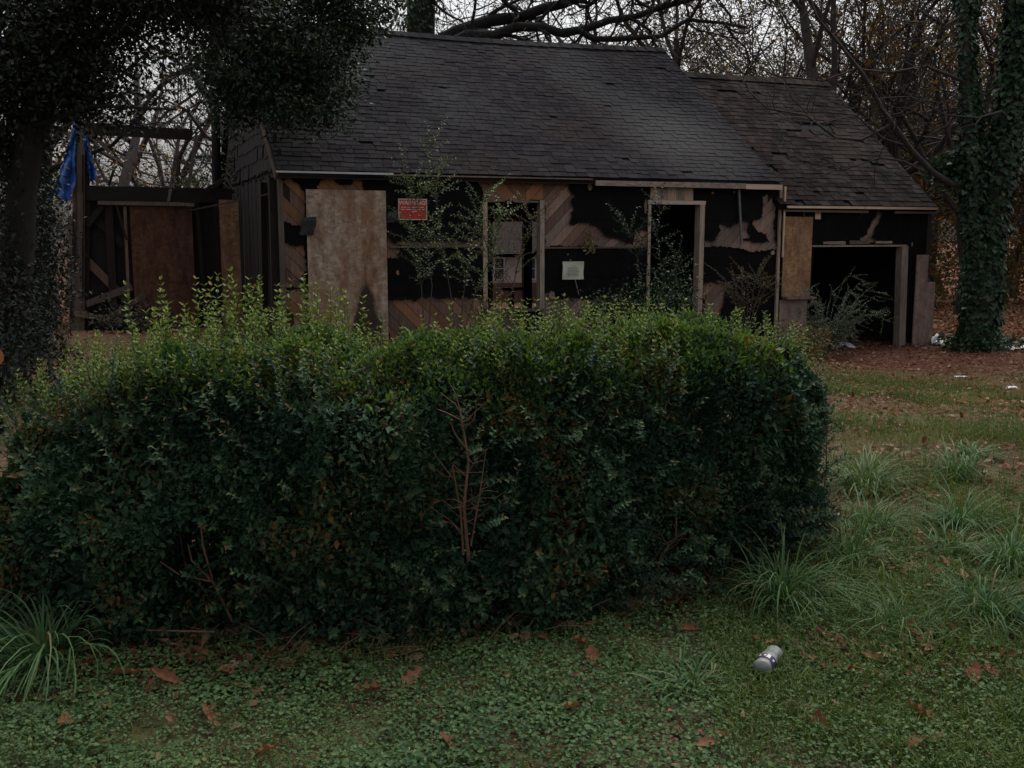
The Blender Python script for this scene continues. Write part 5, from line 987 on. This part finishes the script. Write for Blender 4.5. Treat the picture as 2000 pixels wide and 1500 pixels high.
def scrap(name, x, y, sx, sy, sz, label, m_, seed, cat='rubbish'):
    r = np.random.default_rng(seed); n_ = 9; U, V_ = np.meshgrid(np.linspace(-1, 1, n_), np.linspace(-1, 1, n_)); P = np.stack([U * sx, V_ * sy, 0 * U], -1); E_ = np.stack([U, V_, 0 * U], -1)
    P[..., 2] = sz * np.maximum(0, (1 - .7 * (U ** 2 + V_ ** 2) / 1.5)) * (.4 + noise3(E_ * 3 + seed, .9)); P[..., :2] += r.normal(0, .09, P[..., :2].shape) * [sx, sy]
    i_ = (np.arange(n_ - 1)[:, None] * n_ + np.arange(n_ - 1)[None]).ravel(); b = Buf(); b.add(P.reshape(-1, 3), np.stack([i_, i_ + 1, i_ + n_ + 1, i_ + n_], -1)); o = b.obj(name, m_, None, True); o.location = (x, y, float(hz(x, y)) + .01); tag(o, label, cat); return o
scrap('plastic_bag', 6.1, 18.7, .2, .15, .11, 'grey plastic bag lying at the garage entrance', M['grey_bag'], 1)
scrap('white_plastic', 8.3, 19.5, .2, .14, .08, 'white plastic scrap between garage corner and ivy tree', M['plastic'], 2); 
scrap('white_plastic', 8.12, 19.4, .1, .08, .2, 'upturned white plastic corner leaning at the garage corner', M['plastic'], 5)
scrap('white_slab', 9.35, 18.6, .3, .2, .05, 'flat white scrap on the ground at the right edge beyond the ivy tree', M['plastic'], 3); scrap('paper_scrap', 6.55, 13.2, .09, .06, .03, 'crumpled white paper scrap on the far lawn at the right', M['plastic'], 4)
scrap('paper_scrap', 6.6, 14.8, .1, .05, .02, 'thin white scrap at the edge of the leaf litter', M['plastic'], 6)

lg = tag(empty('cut_log', (-3.85, 7.5, .70)), 'cut log with orange sawn end at the left edge behind the hedge', 'log'); lg.rotation_euler = (0, 0, radians(28))
b = Buf(); tube(b, [(0, .02, 0), (-.1, .6, -.02), (-.25, 1.4, -.06)], [.075, .08, .085], 12); b.obj('bark', M['bark'], lg, True)
A = np.arange(14) * 2 * pi / 14; b = Buf(); b.add(np.vstack([np.stack([.073 * np.cos(A), 0 * A, .073 * np.sin(A)], -1), [(0, -.004, 0)]]), [(k, (k + 1) % 14, 14) for k in range(14)]); b.obj('sawn_end', M['cutwood'], lg)
for k, (x0, z0) in enumerate(((-.12, -.15), (.02, -.2), (-.2, -.33), (-.05, -.38), (-.25, -.5), (.0, -.56), (-.12, -.66))):
    l2 = tag(empty('cut_log', (-3.95 + x0, 7.65, .70 + z0)), 'dark cut log, ' + ('first', 'second', 'third', 'fourth', 'fifth', 'sixth', 'seventh')[k] + ' from the top beneath the orange ended log', 'log', 'logs stacked at the left edge'); l2.rotation_euler = (0, 0, radians(30))
    b = Buf(); tube(b, [(0, 0, 0), (-.1, .6, 0), (-.2, 1.3, 0)], [.075, .08, .08], 9); b.obj('bark', M['bark_dark'], l2, True)
